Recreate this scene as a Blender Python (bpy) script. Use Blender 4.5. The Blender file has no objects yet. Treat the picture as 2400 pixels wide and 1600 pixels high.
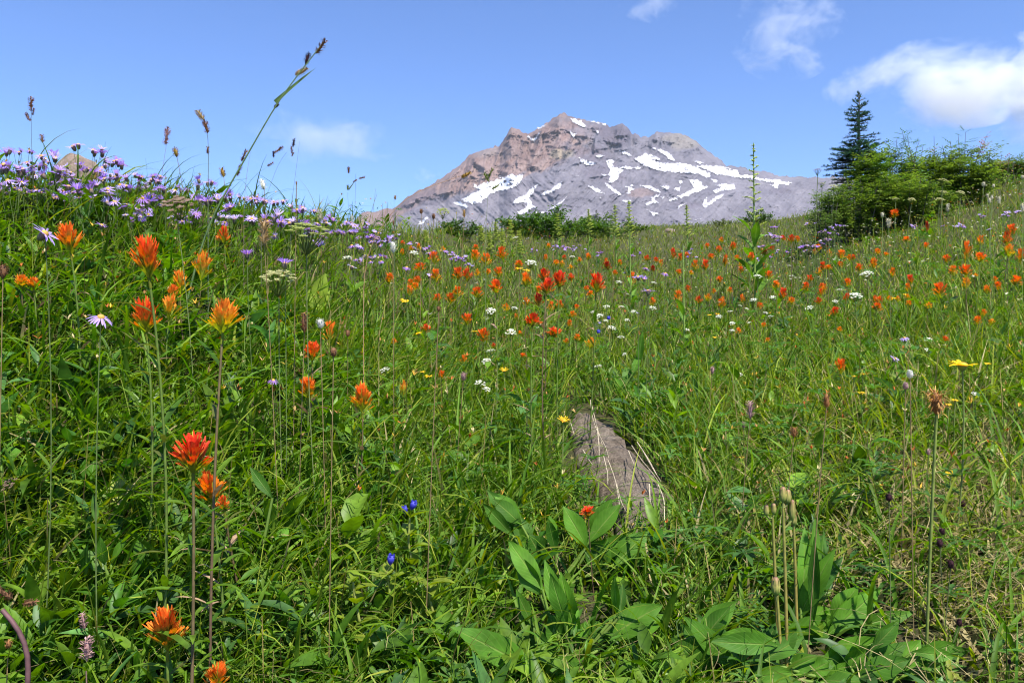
import bpy, math, random
import numpy as np
from mathutils import Vector, Matrix
from mathutils.geometry import delaunay_2d_cdt

# ------------------------------------------------------------------ camera, sky, sun, exposure
scene = bpy.context.scene
col = scene.collection
F = 1884.0                      # focal length in photo pixels (photo 2400 x 1600)
cam_data = bpy.data.cameras.new("camera")
cam_data.sensor_width = 36.0
cam_data.lens = 36.0 * F / 2400.0
cam_data.clip_start = 0.05
cam_data.clip_end = 60000.0
cam = bpy.data.objects.new("camera", cam_data)
cam.rotation_euler = (math.radians(90), 0, 0)
col.objects.link(cam)
scene.camera = cam

SUN_EL, SUN_AZ = math.radians(57), math.radians(148)     # azimuth clockwise from the view direction
world = bpy.data.worlds.new("World")
scene.world = world
world.use_nodes = True
wn, wl = world.node_tree.nodes, world.node_tree.links
wn.clear()
w_out = wn.new("ShaderNodeOutputWorld")
w_bg = wn.new("ShaderNodeBackground")
w_sky = wn.new("ShaderNodeTexSky")
w_sky.sky_type = 'NISHITA'
w_sky.sun_disc = False
w_sky.sun_elevation = SUN_EL
w_sky.sun_rotation = SUN_AZ
w_sky.altitude = 1800.0
w_sky.air_density = 1.0
w_sky.dust_density = 0.1
w_sky.ozone_density = 5.0
w_tint = wn.new("ShaderNodeMix")
w_tint.data_type = 'RGBA'; w_tint.blend_type = 'MULTIPLY'
w_tint.inputs[0].default_value = 1.0
w_tint.inputs[7].default_value = (0.765, 0.915, 1.16, 1)
wl.new(w_sky.outputs[0], w_tint.inputs[6])
wl.new(w_tint.outputs[2], w_bg.inputs[0])
w_bg.inputs[1].default_value = 0.106
wl.new(w_bg.outputs[0], w_out.inputs[0])

sun_data = bpy.data.lights.new("sun", 'SUN')
sun_data.energy = 5.0
sun_data.angle = math.radians(0.53)
sun_data.color = (1.0, 0.955, 0.88)
sun = bpy.data.objects.new("sun", sun_data)
sun_dir = Vector((math.sin(SUN_AZ) * math.cos(SUN_EL), math.cos(SUN_AZ) * math.cos(SUN_EL), math.sin(SUN_EL)))
sun.rotation_euler = sun_dir.to_track_quat('Z', 'Y').to_euler()
sun.location = sun_dir * 50
col.objects.link(sun)

scene.view_settings.view_transform = 'Standard'
scene.view_settings.look = 'None'
scene.view_settings.exposure = 0.95
scene.view_settings.gamma = 1.0
scene.view_settings.use_curve_mapping = False
scene.render.engine = 'CYCLES'
cy = scene.cycles
cy.max_bounces = 6; cy.diffuse_bounces = 3; cy.glossy_bounces = 2; cy.transmission_bounces = 4
cy.transparent_max_bounces = 6; cy.volume_bounces = 2
cy.caustics_reflective = False; cy.caustics_refractive = False
cy.sample_clamp_indirect = 6.0
cy.use_denoising = True
cy.denoiser = 'OPENIMAGEDENOISE'
cy.denoising_input_passes = 'RGB_ALBEDO_NORMAL'
cy.denoising_prefilter = 'ACCURATE'
cy.filter_width = 1.1
scene.render.film_transparent = False

# ------------------------------------------------------------------ helpers
rng = np.random.default_rng(11)
random.seed(5)
def U(a, b, n=None): return rng.uniform(a, b, n)
def A(*v): return np.array(v, dtype=float)

def fade(t): return t * t * t * (t * (t * 6 - 15) + 10)
def _hash(ix, iy, s):
    h = (ix.astype(np.int64) * 374761393 + iy.astype(np.int64) * 668265263 + s * 2147483647) & 0xffffffff
    h = ((h ^ (h >> 13)) * 1274126177) & 0xffffffff
    h = (h ^ (h >> 16)) & 0xffffffff
    return h / 4294967295.0
def vnoise(x, y, s=0):
    x = np.asarray(x, float); y = np.asarray(y, float)
    ix = np.floor(x); iy = np.floor(y); fx = fade(x - ix); fy = fade(y - iy)
    a = _hash(ix, iy, s); b = _hash(ix + 1, iy, s); c = _hash(ix, iy + 1, s); d = _hash(ix + 1, iy + 1, s)
    return (a * (1 - fx) + b * fx) * (1 - fy) + (c * (1 - fx) + d * fx) * fy
def fbm(x, y, o=4, s=0, g=0.5):
    v = 0; a = 1.0; tot = 0
    for i in range(o):
        v = v + a * vnoise(x * 2 ** i + 17.3 * i, y * 2 ** i - 9.1 * i, s + i); tot += a; a *= g
    return v / tot
def ridged(x, y, o=4, s=0, g=0.5):
    v = 0; a = 1.0; tot = 0
    for i in range(o):
        n = 1 - np.abs(2 * vnoise(x * 2 ** i + 11.3 * i, y * 2 ** i + 5.7 * i, s + i) - 1)
        v = v + a * n * n; tot += a; a *= g
    return v / tot

def at(px, py, d): return np.array([(px - 1200.0) / F * d, d, (800.0 - py) / F * d])

# terrain: crest line of the meadow (column in the photo, row of its grass line, distance in metres)
_sk = np.array([(-1500, 430, 2.2), (-300, 440, 2.2), (0, 448, 2.3), (200, 458, 2.4), (400, 474, 2.6), (500, 486, 2.9), (650, 508, 3.3), (800, 528, 4.2), (900, 540, 5.5),
                (1000, 545, 7.5), (1100, 545, 10.5), (1200, 540, 14), (1400, 533, 20), (1600, 528, 25), (1800, 516, 25), (1900, 500, 21),
                (2000, 478, 16), (2200, 440, 13), (2400, 405, 12.5), (2700, 385, 12.5), (3900, 370, 12.5)], float)
_uu = np.linspace(-1500, 3900, 541)
_cs = np.interp(_uu, _sk[:, 0], (800 - _sk[:, 1]) / F)
_cd = np.exp(np.interp(_uu, _sk[:, 0], np.log(_sk[:, 2])))
_k = np.ones(9) / 9
_cs = np.convolve(np.pad(_cs, 4, mode='edge'), _k, 'valid'); _cd = np.convolve(np.pad(_cd, 4, mode='edge'), _k, 'valid')
HC, S0 = 0.70, 0.15
def crest(u): return np.interp(u, _uu, _cs), np.interp(u, _uu, _cd)
def T(x, y):
    x = np.asarray(x, float); y = np.asarray(y, float)
    u = np.clip(1200 + F * x / np.maximum(y, 0.4), -1500, 3900)
    s, dc = crest(u)
    zc = s * dc
    rise = zc + HC - S0 * dc
    t = np.clip((y - 0.9) / (dc - 0.9), 0, None)
    up = -HC + S0 * y + rise * np.minimum(t, 1) ** 1.12
    over = y - dc
    dn = zc + (s - 0.10) * over - 0.018 * over ** 2
    z = np.where(over > 0, np.maximum(dn, -45 - 0.004 * np.maximum(y, 0)), up)
    z = z + 0.035 * (fbm(x * 1.3, y * 1.3, 3, 5) - 0.5) * np.clip(y / 2, 0, 1)
    return z

_scan = np.exp(np.linspace(math.log(0.6), math.log(60), 900))
def depth_for_height(px, py, H):
    """distance at which a point H above the meadow is seen at that place of the photo"""
    x = (px - 1200) / F * _scan; z = (800 - py) / F * _scan
    g = z - T(x, _scan) - H
    ok = _scan <= crest(px)[1] * 1.15
    gg = np.where(ok, g, 9e9)
    idx = np.where(gg <= 0)[0]
    if len(idx): return _scan[idx[0]]
    return _scan[int(np.argmin(gg))]
def place(px, py, w, Wreal, Hmin=0.18, Hmax=0.68):
    d = F * Wreal / w
    p = at(px, py, d); H = p[2] - float(T(p[0], p[1]))
    if not (Hmin <= H <= Hmax) or d > crest(px)[1] * 1.1:
        d = depth_for_height(px, py, min(max(H, Hmin), Hmax)); p = at(px, py, d)
    return p, d, p[2] - float(T(p[0], p[1]))
def ground_at(px, py, lift=0.0):
    d = depth_for_height(px, py, lift); p = at(px, py, d); p[2] = float(T(p[0], p[1])) + lift; return p

# ------------------------------------------------------------------ mesh building
class MB:
    def __init__(s): s.v = []; s.q = []; s.c = []; s.n = 0
    def add(s, VQC, M=None):
        V, Q, C = VQC
        if M is not None:
            m = np.array(M); V = V @ m[:3, :3].T + m[:3, 3]
        s.v.append(V); s.q.append(Q + s.n); s.c.append(np.broadcast_to(C, V.shape)); s.n += len(V)
        return s
    def mesh(s, name, mat, smooth=True):
        V = np.concatenate(s.v).astype(np.float32); Q = np.concatenate(s.q).astype(np.int32); C = np.concatenate(s.c)
        me = bpy.data.meshes.new(name)
        me.vertices.add(len(V)); me.vertices.foreach_set("co", V.ravel())
        me.loops.add(Q.size); me.loops.foreach_set("vertex_index", Q.ravel())
        me.polygons.add(len(Q)); me.polygons.foreach_set("loop_start", np.arange(0, Q.size, Q.shape[1], dtype=np.int32))
        me.update(calc_edges=True)
        me.polygons.foreach_set("use_smooth", np.full(len(Q), smooth, dtype=bool))
        ca = me.color_attributes.new("Col", 'FLOAT_COLOR', 'POINT')
        rgba = np.ones((len(V), 4), np.float32); rgba[:, :3] = C
        ca.data.foreach_set("color", rgba.ravel())
        me.materials.append(mat)
        return me
def link(name, data, parent=None, M=None):
    o = bpy.data.objects.new(name, data); col.objects.link(o)
    if parent is not None: o.parent = parent
    if M is not None: o.matrix_local = M
    return o
def tag(o, label=None, cat=None, group=None, kind=None):
    if label: o["label"] = label
    if cat: o["category"] = cat
    if group: o["group"] = group
    if kind: o["kind"] = kind
    return o
def empty(name, loc):
    o = bpy.data.objects.new(name, None); o.empty_display_size = 0.02; col.objects.link(o); o.location = loc; return o

def lanc(t): return np.clip(np.sin(np.pi * np.clip(t, 0, 1) ** 0.75) ** 0.85, 0.05, 1)
def blade(t): return np.clip(1 - t ** 1.8, 0.06, 1) * (0.75 + 0.25 * np.minimum(1, t * 5))
def ovate(t): return np.clip(np.sin(np.pi * np.clip(t, 0, 1) ** 0.6) ** 0.7, 0.06, 1)
def oblan(t): return np.clip(np.sin(np.pi * np.clip(t, 0, 1) ** 1.5) ** 0.8, 0.08, 1)
def ribbons(P, az, e0, bend, L, W, K, prof, C, fold=None, roll=0.0, twist=0.0, pw=1.0):
    """N ribbons at once: start, azimuth, starting elevation, total bend, length, half width -> verts, quads, colours"""
    P = np.atleast_2d(P); N = len(P)
    f = lambda a: np.broadcast_to(np.asarray(a, float), (N,))
    az, e0, bend, L, W, roll, twist = map(f, (az, e0, bend, L, W, roll, twist))
    t = np.linspace(0, 1, K + 1)
    tm = (t[:-1] + t[1:]) / 2
    e = e0[:, None] - bend[:, None] * tm[None] ** pw
    a = az[:, None] + twist[:, None] * tm[None]
    D = np.stack([np.cos(e) * np.cos(a), np.cos(e) * np.sin(a), np.sin(e)], -1) * (L / K)[:, None, None]
    pts = np.concatenate([P[:, None], P[:, None] + np.cumsum(D, 1)], 1)
    et = e0[:, None] - bend[:, None] * t[None] ** pw; at_ = az[:, None] + twist[:, None] * t[None]
    side = np.stack([-np.sin(at_), np.cos(at_), np.zeros_like(at_)], -1)
    nrm = np.stack([-np.sin(et) * np.cos(at_), -np.sin(et) * np.sin(at_), np.cos(et)], -1)
    cr, sr = np.cos(roll)[:, None, None], np.sin(roll)[:, None, None]
    sd = side * cr + nrm * sr; nn = nrm * cr - side * sr
    w = (W[:, None] * prof(t)[None])[:, :, None]
    C = np.asarray(C, float)
    if C.ndim == 1: C = C[None, None]
    elif C.ndim == 2: C = C[:, None]
    C = np.broadcast_to(C, (N, K + 1, 3))
    if fold is None:
        V = np.stack([pts - sd * w, pts + sd * w], 2); m = 2
    else:
        fo = np.asarray(fold, float)
        if fo.ndim: fo = fo[:, None, None]
        V = np.stack([pts - sd * w + nn * w * fo, pts, pts + sd * w + nn * w * fo], 2); m = 3
    base = (np.arange(N) * (K + 1) * m)[:, None, None] + (np.arange(K) * m)[None, :, None] + np.arange(m - 1)[None, None, :]
    Q = np.stack([base, base + 1, base + m + 1, base + m], -1).reshape(-1, 4)
    CC = np.repeat(C[:, :, None], m, 2).reshape(-1, 3)
    return V.reshape(-1, 3), Q, CC
def tube(pts, r, C, n=6):
    pts = np.asarray(pts, float); K = len(pts)
    r = np.broadcast_to(np.asarray(r, float), (K,))
    tan = np.gradient(pts, axis=0); tan /= np.linalg.norm(tan, axis=1, keepdims=True) + 1e-12
    ref = A(1, 0.13, 0.07) if abs(tan[0, 0]) < 0.8 else A(0.1, 1, 0.1)
    a = np.cross(tan, ref); a /= np.linalg.norm(a, axis=1, keepdims=True); b = np.cross(tan, a)
    th = np.arange(n) / n * 2 * np.pi
    V = pts[:, None] + r[:, None, None] * (np.cos(th)[None, :, None] * a[:, None] + np.sin(th)[None, :, None] * b[:, None])
    i = np.arange(K - 1)[:, None] * n; j = np.arange(n)[None]; j2 = (j + 1) % n
    Q = np.stack([i + j, i + j2, i + n + j2, i + n + j], -1).reshape(-1, 4)
    C = np.asarray(C, float)
    if C.ndim == 1: C = np.broadcast_to(C, (K, 3))
    return V.reshape(-1, 3), Q, np.repeat(C, n, 0)
def lathe(rz, C, n=8):
    """(radius, z) rows round the z axis"""
    rz = np.asarray(rz, float); K = len(rz); th = np.arange(n) / n * 2 * np.pi
    V = np.stack([rz[:, None, 0] * np.cos(th), rz[:, None, 0] * np.sin(th), np.repeat(rz[:, None, 1], n, 1)], -1)
    i = np.arange(K - 1)[:, None] * n; j = np.arange(n)[None]; j2 = (j + 1) % n
    Q = np.stack([i + j, i + j2, i + n + j2, i + n + j], -1).reshape(-1, 4)
    C = np.asarray(C, float)
    if C.ndim == 1: C = np.broadcast_to(C, (K, 3))
    return V.reshape(-1, 3), Q, np.repeat(C, n, 0)
def curve(p0, p1, p2, n=8):
    t = np.linspace(0, 1, n)[:, None]; p0, p1, p2 = map(np.asarray, (p0, p1, p2))
    return (1 - t) ** 2 * p0 + 2 * t * (1 - t) * p1 + t * t * p2
def mix(a, b, t): return np.asarray(a) * (1 - t) + np.asarray(b) * t

# ------------------------------------------------------------------ materials
def mat_new(name):
    m = bpy.data.materials.new(name); m.use_nodes = True; m.node_tree.nodes.clear()
    return m, m.node_tree.nodes, m.node_tree.links
def plant_mat(name, rough, trans, var=0.35, scale=60.0, spec=0.4, sat=1.15):
    m, n, l = mat_new(name)
    out = n.new("ShaderNodeOutputMaterial")
    at_ = n.new("ShaderNodeAttribute"); at_.attribute_name = "Col"
    tc = n.new("ShaderNodeNewGeometry")
    nz = n.new("ShaderNodeTexNoise"); nz.inputs["Scale"].default_value = scale; nz.inputs["Detail"].default_value = 2.0
    l.new(tc.outputs["Position"], nz.inputs["Vector"])
    mr = n.new("ShaderNodeMapRange"); mr.inputs[1].default_value = 0.3; mr.inputs[2].default_value = 0.7
    mr.inputs[3].default_value = 1 - var; mr.inputs[4].default_value = 1 + var
    l.new(nz.outputs[0], mr.inputs[0])
    mu = n.new("ShaderNodeVectorMath"); mu.operation = 'SCALE'
    l.new(at_.outputs["Color"], mu.inputs[0]); l.new(mr.outputs[0], mu.inputs["Scale"])
    pb = n.new("ShaderNodeBsdfPrincipled")
    pb.inputs["Roughness"].default_value = rough; pb.inputs["Specular IOR Level"].default_value = spec
    l.new(mu.outputs[0], pb.inputs["Base Color"])
    if trans > 0:
        hs = n.new("ShaderNodeHueSaturation"); hs.inputs["Saturation"].default_value = sat; hs.inputs["Value"].default_value = 1.5
        l.new(mu.outputs[0], hs.inputs["Color"])
        tr = n.new("ShaderNodeBsdfTranslucent"); l.new(hs.outputs[0], tr.inputs[0])
        mx = n.new("ShaderNodeMixShader"); mx.inputs[0].default_value = trans
        l.new(pb.outputs[0], mx.inputs[1]); l.new(tr.outputs[0], mx.inputs[2]); l.new(mx.outputs[0], out.inputs[0])
    else:
        l.new(pb.outputs[0], out.inputs[0])
    return m
LEAF = plant_mat("leaf_green", 0.45, 0.42, 0.3, 70, 0.3)
GRASS = plant_mat("grass_blade", 0.55, 0.42, 0.25, 25, 0.22)
PETAL = plant_mat("petal", 0.6, 0.4, 0.18, 150, 0.25)
STEM = plant_mat("stem", 0.6, 0.0, 0.25, 90, 0.3)
def broadleaf_mat():
    m = plant_mat("broad_leaf", 0.55, 0.36, 0.22, 40, 0.2); n, l = m.node_tree.nodes, m.node_tree.links
    mu = [x for x in n if x.type == 'VECT_MATH'][0]; pb = [x for x in n if x.type == 'BSDF_PRINCIPLED'][0]; hs = [x for x in n if x.type == 'HUE_SAT'][0]
    uv = n.new("ShaderNodeUVMap"); uv.uv_map = "leaf"; sp = n.new("ShaderNodeSeparateXYZ"); l.new(uv.outputs[0], sp.inputs[0])
    def M(op, a, b=None, c=None):
        q = n.new("ShaderNodeMath"); q.operation = op
        for i, v in enumerate((a, b, c)):
            if v is None: continue
            if isinstance(v, (int, float)): q.inputs[i].default_value = v
            else: l.new(v, q.inputs[i])
        return q.outputs[0]
    ab = M('ABSOLUTE', sp.outputs[1])
    rib = M('SUBTRACT', 1.0, M('MINIMUM', M('DIVIDE', ab, 0.10), 1.0))
    ph = M('MULTIPLY_ADD', sp.outputs[0], 62.0, M('MULTIPLY', ab, -16.0))
    vein = M('POWER', M('MULTIPLY_ADD', M('SINE', ph), 0.5, 0.5), 6.0)
    v2 = M('ADD', M('MULTIPLY', rib, 1.0), M('MULTIPLY', vein, 0.15))
    mx = n.new("ShaderNodeMix"); mx.data_type = 'RGBA'; mx.blend_type = 'MIX'; l.new(M('MINIMUM', M('MULTIPLY', v2, 0.6), 1.0), mx.inputs[0]); l.new(mu.outputs[0], mx.inputs[6]); mx.inputs[7].default_value = (0.26, 0.34, 0.08, 1)
    l.new(mx.outputs[2], pb.inputs["Base Color"]); l.new(mx.outputs[2], hs.inputs["Color"])
    bp = n.new("ShaderNodeBump"); bp.inputs["Strength"].default_value = 0.5; bp.inputs["Distance"].default_value = 0.002; bp.invert = True; l.new(v2, bp.inputs["Height"]); l.new(bp.outputs[0], pb.inputs["Normal"])
    return m
BROAD = broadleaf_mat()
DRY = plant_mat("dry_plant", 0.8, 0.15, 0.3, 120, 0.2)

def rock_mat(name, c1, c2, c3, scale, bump=0.6, dist=0.02):
    m, n, l = mat_new(name)
    out = n.new("ShaderNodeOutputMaterial"); pb = n.new("ShaderNodeBsdfPrincipled"); pb.inputs["Roughness"].default_value = 0.9
    pb.inputs["Specular IOR Level"].default_value = 0.2
    tc = n.new("ShaderNodeTexCoord")
    a = n.new("ShaderNodeTexNoise"); a.inputs["Scale"].default_value = scale; a.inputs["Detail"].default_value = 8; a.inputs["Roughness"].default_value = 0.65
    b = n.new("ShaderNodeTexNoise"); b.inputs["Scale"].default_value = scale * 5; b.inputs["Detail"].default_value = 8; b.inputs["Roughness"].default_value = 0.7
    l.new(tc.outputs["Object"], a.inputs["Vector"]); l.new(tc.outputs["Object"], b.inputs["Vector"])
    r = n.new("ShaderNodeValToRGB"); cr = r.color_ramp
    cr.elements[0].position = 0.32; cr.elements[0].color = (*c1, 1); cr.elements[1].position = 0.68; cr.elements[1].color = (*c3, 1)
    e = cr.elements.new(0.5); e.color = (*c2, 1)
    l.new(a.outputs[0], r.inputs[0])
    sp = n.new("ShaderNodeMapRange"); sp.inputs[1].default_value = 0.3; sp.inputs[2].default_value = 0.7; sp.inputs[3].default_value = 0.6; sp.inputs[4].default_value = 1.3
    l.new(b.outputs[0], sp.inputs[0])
    mu = n.new("ShaderNodeVectorMath"); mu.operation = 'SCALE'; l.new(r.outputs[0], mu.inputs[0]); l.new(sp.outputs[0], mu.inputs["Scale"])
    l.new(mu.outputs[0], pb.inputs["Base Color"])
    bp = n.new("ShaderNodeBump"); bp.inputs["Strength"].default_value = bump; bp.inputs["Distance"].default_value = dist
    l.new(b.outputs[0], bp.inputs["Height"]); l.new(bp.outputs[0], pb.inputs["Normal"])
    l.new(pb.outputs[0], out.inputs[0])
    return m
ROCK = rock_mat("weathered_rock", (0.12, 0.088, 0.066), (0.26, 0.205, 0.155), (0.36, 0.295, 0.235), 14.0, 0.9, 0.05)
BOULDER = rock_mat("tan_boulder", (0.14, 0.10, 0.08), (0.22, 0.165, 0.13), (0.27, 0.22, 0.19), 8.0)
SOIL = rock_mat("meadow_soil", (0.03, 0.034, 0.012), (0.06, 0.062, 0.022), (0.11, 0.09, 0.045), 30.0, 0.8)
# ------------------------------------------------------------------ the ground sheet
def build_ground():
    n1, n2 = 150, 230
    i = np.linspace(-1, 1, 2 * n1 + 1)
    xs = 0.9 * np.sinh(9.2 * i) / 1.0
    j = np.linspace(-0.45, 1, n2)
    ys = np.sign(j) * 0.9 * np.sinh(8.3 * np.abs(j))
    X, Y = np.meshgrid(xs, ys)
    Z = T(X, Y)
    Z = np.where(Y < 0.3, -HC + S0 * np.maximum(Y, -300) * np.where(Y < 0, 0.3, 1), Z)
    V = np.stack([X, Y, Z], -1).reshape(-1, 3)
    w = len(xs); a = (np.arange(len(ys) - 1)[:, None] * w + np.arange(w - 1)[None]).ravel()
    Q = np.stack([a, a + 1, a + w + 1, a + w], -1)
    o = link("ground", MB().add((V, Q, A(0.05, 0.05, 0.02))).mesh("ground", SOIL))
    tag(o, kind="structure")
build_ground()

# ------------------------------------------------------------------ the mountain (crop frame: 800 + x/2.138, 220 + y/2.138)
def cb(p): return [(800 + x / 2.138, 220 + y / 2.138) for x, y in p]
_sl = cb([(-500, 760), (-200, 700), (0, 662), (60, 640), (100, 598), (130, 590), (170, 592), (215, 574), (235, 573), (255, 580), (300, 545), (340, 510), (400, 478), (450, 455), (520, 408), (590, 358),
          (640, 310), (690, 288), (715, 275), (740, 270), (790, 262), (815, 225), (830, 195), (850, 168), (866, 168), (880, 178), (900, 184), (925, 200), (960, 186), (1010, 157), (1040, 140), (1060, 125), (1090, 101),
          (1112, 96), (1130, 104), (1150, 117), (1180, 121), (1200, 128), (1240, 138), (1290, 142), (1330, 152), (1345, 163), (1365, 160), (1390, 152), (1412, 149), (1432, 160), (1446, 186),
          (1455, 202), (1465, 198), (1480, 199), (1500, 214), (1540, 212), (1580, 194), (1610, 190), (1650, 191), (1690, 193), (1715, 205), (1750, 222), (1780, 240), (1815, 268), (1850, 298),
          (1890, 328), (1930, 357), (1990, 369), (2060, 379), (2130, 390), (2200, 409), (2260, 418), (2350, 420), (2500, 416), (2700, 430), (3100, 500), (3800, 640)])
_slx = np.array([p[0] for p in _sl]); _sly = np.array([p[1] for p in _sl])
R0, R1 = 1700.0, 5300.0
BASEPY = 850.0
def skyline(u):
    return np.interp(u, _slx, _sly)
def skyjit(u): return (fbm(u / 9.0, u * 0, 4, 40) - 0.5) * 10.0 * np.clip((u - 880) / 100, 0.2, 1)
def m_depth(u, py):
    """distance of the mountain surface seen at (u, py)"""
    u = np.asarray(u, float); py = np.asarray(py, float)
    sk = skyline(u)
    e = np.clip((BASEPY - py) / (BASEPY - sk), 0, 1)
    r = R0 + (R1 - R0) * e ** 1.15
    # brown crags left and top, smoother grey debris fans lower right
    edge = np.interp(u, [850, 1000, 1080, 1200, 1290, 1345, 1400, 1500, 1560, 1650, 1720], [560, 470, 455, 415, 395, 360, 365, 330, 345, 350, 400])
    crag = np.clip((edge - py) / 25.0 + 0.5, 0, 1)
    wx = u + 14 * (fbm(u / 40, py / 40, 3, 3) - 0.5); wy = py + 14 * (fbm(u / 40, py / 40, 3, 9) - 0.5)
    g1 = ridged((wx + 0.35 * wy) / 34.0, wy / 70.0, 5, 21, 0.55)
    g2 = ridged((wx - 0.5 * wy) / 60.0, wy / 60.0, 5, 31, 0.55)
    f1 = fbm(wx / 70.0, wy / 30.0, 5, 51, 0.55)
    f2 = ridged((wx - 1.2 * wy) / 90.0, (wy + 0.3 * wx) / 45.0, 4, 61)
    g3 = ridged((wx + 0.9 * (py - 300) * np.sign(u - 1300)) / 16.0, wy / 60.0, 4, 77, 0.6)
    fd = np.clip((py - sk) / 12.0, 0.12, 1)
    r = r - fd * (crag * (250 * g1 + 140 * g2) + (1 - crag) * (110 * f1 + 70 * f2 + 40 * g1 + 60 * g3))
    return r
def m_pt(u, py, lift=0.0):
    r = m_depth(u, py) - lift
    return np.stack([(u - 1200) / F * r, r, (800 - py) / F * r], -1)

def build_mountain():
    us = np.concatenate([np.arange(520, 820, 8.0), np.arange(820, 1960, 1.9), np.arange(1960, 2600, 8.0)])
    ev = np.concatenate([np.linspace(0, 0.55, 24)[:-1], np.linspace(0.55, 1.0, 190)])
    Ug, Eg = np.meshgrid(us, ev)
    PY = BASEPY + (skyline(Ug) - BASEPY) * Eg + skyjit(Ug) * Eg ** 30
    P = m_pt(Ug, PY)
    # back side
    bk = []
    for k, (dr, f) in enumerate([(150, 0.97), (500, 0.86), (1400, 0.5), (3200, -0.05)]):
        q = P[-1].copy(); s = (q[:, 1] + dr) / q[:, 1]; z = q[:, 2] * f; q = q * s[:, None]; q[:, 2] = z; bk.append(q)
    P = np.concatenate([P, np.array(bk)], 0)
    V = P.reshape(-1, 3); w = len(us); rws = P.shape[0]
    a = (np.arange(rws - 1)[:, None] * w + np.arange(w - 1)[None]).ravel()
    Q = np.stack([a, a + 1, a + w + 1, a + w], -1)
    # rock colours by place on the mountain
    u = np.concatenate([Ug, np.repeat(Ug[-1:], 4, 0)]); py = np.concatenate([PY, np.repeat(PY[-1:], 4, 0)])
    n1 = fbm(u / 26, py / 18, 4, 71); n2 = fbm((u + py) / 12, py / 30, 4, 81); n3 = fbm(u / 90, py / 45, 3, 91)
    grey = mix(A(0.235, 0.225, 0.275), A(0.34, 0.325, 0.37), np.clip(n1[..., None] * 1.6 - 0.3, 0, 1))
    brown = mix(A(0.31, 0.21, 0.19), A(0.43, 0.32, 0.29), np.clip(n2[..., None] * 1.8 - 0.4, 0, 1))
    ochre = A(0.44, 0.39, 0.27); dark = A(0.19, 0.165, 0.21); pale = A(0.46, 0.42, 0.42)
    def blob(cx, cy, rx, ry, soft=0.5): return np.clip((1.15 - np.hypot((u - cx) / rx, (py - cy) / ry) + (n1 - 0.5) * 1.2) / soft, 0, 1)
    edge = np.interp(u, [850, 1000, 1080, 1200, 1290, 1345, 1400, 1500, 1560, 1650, 1720], [560, 470, 455, 415, 395, 360, 365, 330, 345, 350, 400])
    crag = np.clip((edge - py + 30 * (n2 - 0.5)) / 14.0 + 0.5, 0, 1)
    bm = crag * np.clip((1420 - u + 160 * (n1 - 0.5)) / 110.0, 0, 1)
    c = mix(grey, brown, bm[..., None])
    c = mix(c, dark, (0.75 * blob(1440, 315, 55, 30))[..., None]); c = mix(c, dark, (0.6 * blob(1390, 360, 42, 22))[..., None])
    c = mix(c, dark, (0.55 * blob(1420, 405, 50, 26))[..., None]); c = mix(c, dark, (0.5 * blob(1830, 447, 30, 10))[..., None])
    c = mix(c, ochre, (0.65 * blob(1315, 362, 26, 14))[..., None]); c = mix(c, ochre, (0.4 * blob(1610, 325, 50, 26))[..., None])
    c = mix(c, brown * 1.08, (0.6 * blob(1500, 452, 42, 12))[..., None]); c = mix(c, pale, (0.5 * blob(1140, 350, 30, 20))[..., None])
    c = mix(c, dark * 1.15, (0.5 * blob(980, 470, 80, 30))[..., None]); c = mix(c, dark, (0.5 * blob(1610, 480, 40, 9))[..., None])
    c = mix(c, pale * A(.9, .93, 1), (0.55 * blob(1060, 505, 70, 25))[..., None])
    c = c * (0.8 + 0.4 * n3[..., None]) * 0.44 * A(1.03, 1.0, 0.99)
    m, n, l = mat_new("mountain_rock")
    out = n.new("ShaderNodeOutputMaterial"); pb = n.new("ShaderNodeBsdfPrincipled"); pb.inputs["Roughness"].default_value = 0.95; pb.inputs["Specular IOR Level"].default_value = 0.1
    at_ = n.new("ShaderNodeAttribute"); at_.attribute_name = "Col"
    g = n.new("ShaderNodeTexCoord")
    mp = n.new("ShaderNodeMapping"); mp.inputs["Scale"].default_value = (1, 0.45, 0.8); l.new(g.outputs["Object"], mp.inputs[0])
    nz = n.new("ShaderNodeTexNoise"); nz.inputs["Scale"].default_value = 0.035; nz.inputs["Detail"].default_value = 9; nz.inputs["Roughness"].default_value = 0.72
    l.new(mp.outputs[0], nz.inputs["Vector"])
    mr = n.new("ShaderNodeMapRange"); mr.inputs[1].default_value = 0.3; mr.inputs[2].default_value = 0.7; mr.inputs[3].default_value = 0.74; mr.inputs[4].default_value = 1.26
    l.new(nz.outputs[0], mr.inputs[0])
    mu = n.new("ShaderNodeVectorMath"); mu.operation = 'SCALE'; l.new(at_.outputs["Color"], mu.inputs[0]); l.new(mr.outputs[0], mu.inputs["Scale"])
    l.new(mu.outputs[0], pb.inputs["Base Color"])
    bp = n.new("ShaderNodeBump"); bp.inputs["Strength"].default_value = 0.5; bp.inputs["Distance"].default_value = 6.0
    l.new(nz.outputs[0], bp.inputs["Height"]); l.new(bp.outputs[0], pb.inputs["Normal"]); l.new(pb.outputs[0], out.inputs[0])
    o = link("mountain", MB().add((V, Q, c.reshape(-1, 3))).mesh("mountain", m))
    tag(o, "bare grey and brown volcanic mountain with snow patches under the blue sky", None, None, "structure")
    return o
mountain = build_mountain()

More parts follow.
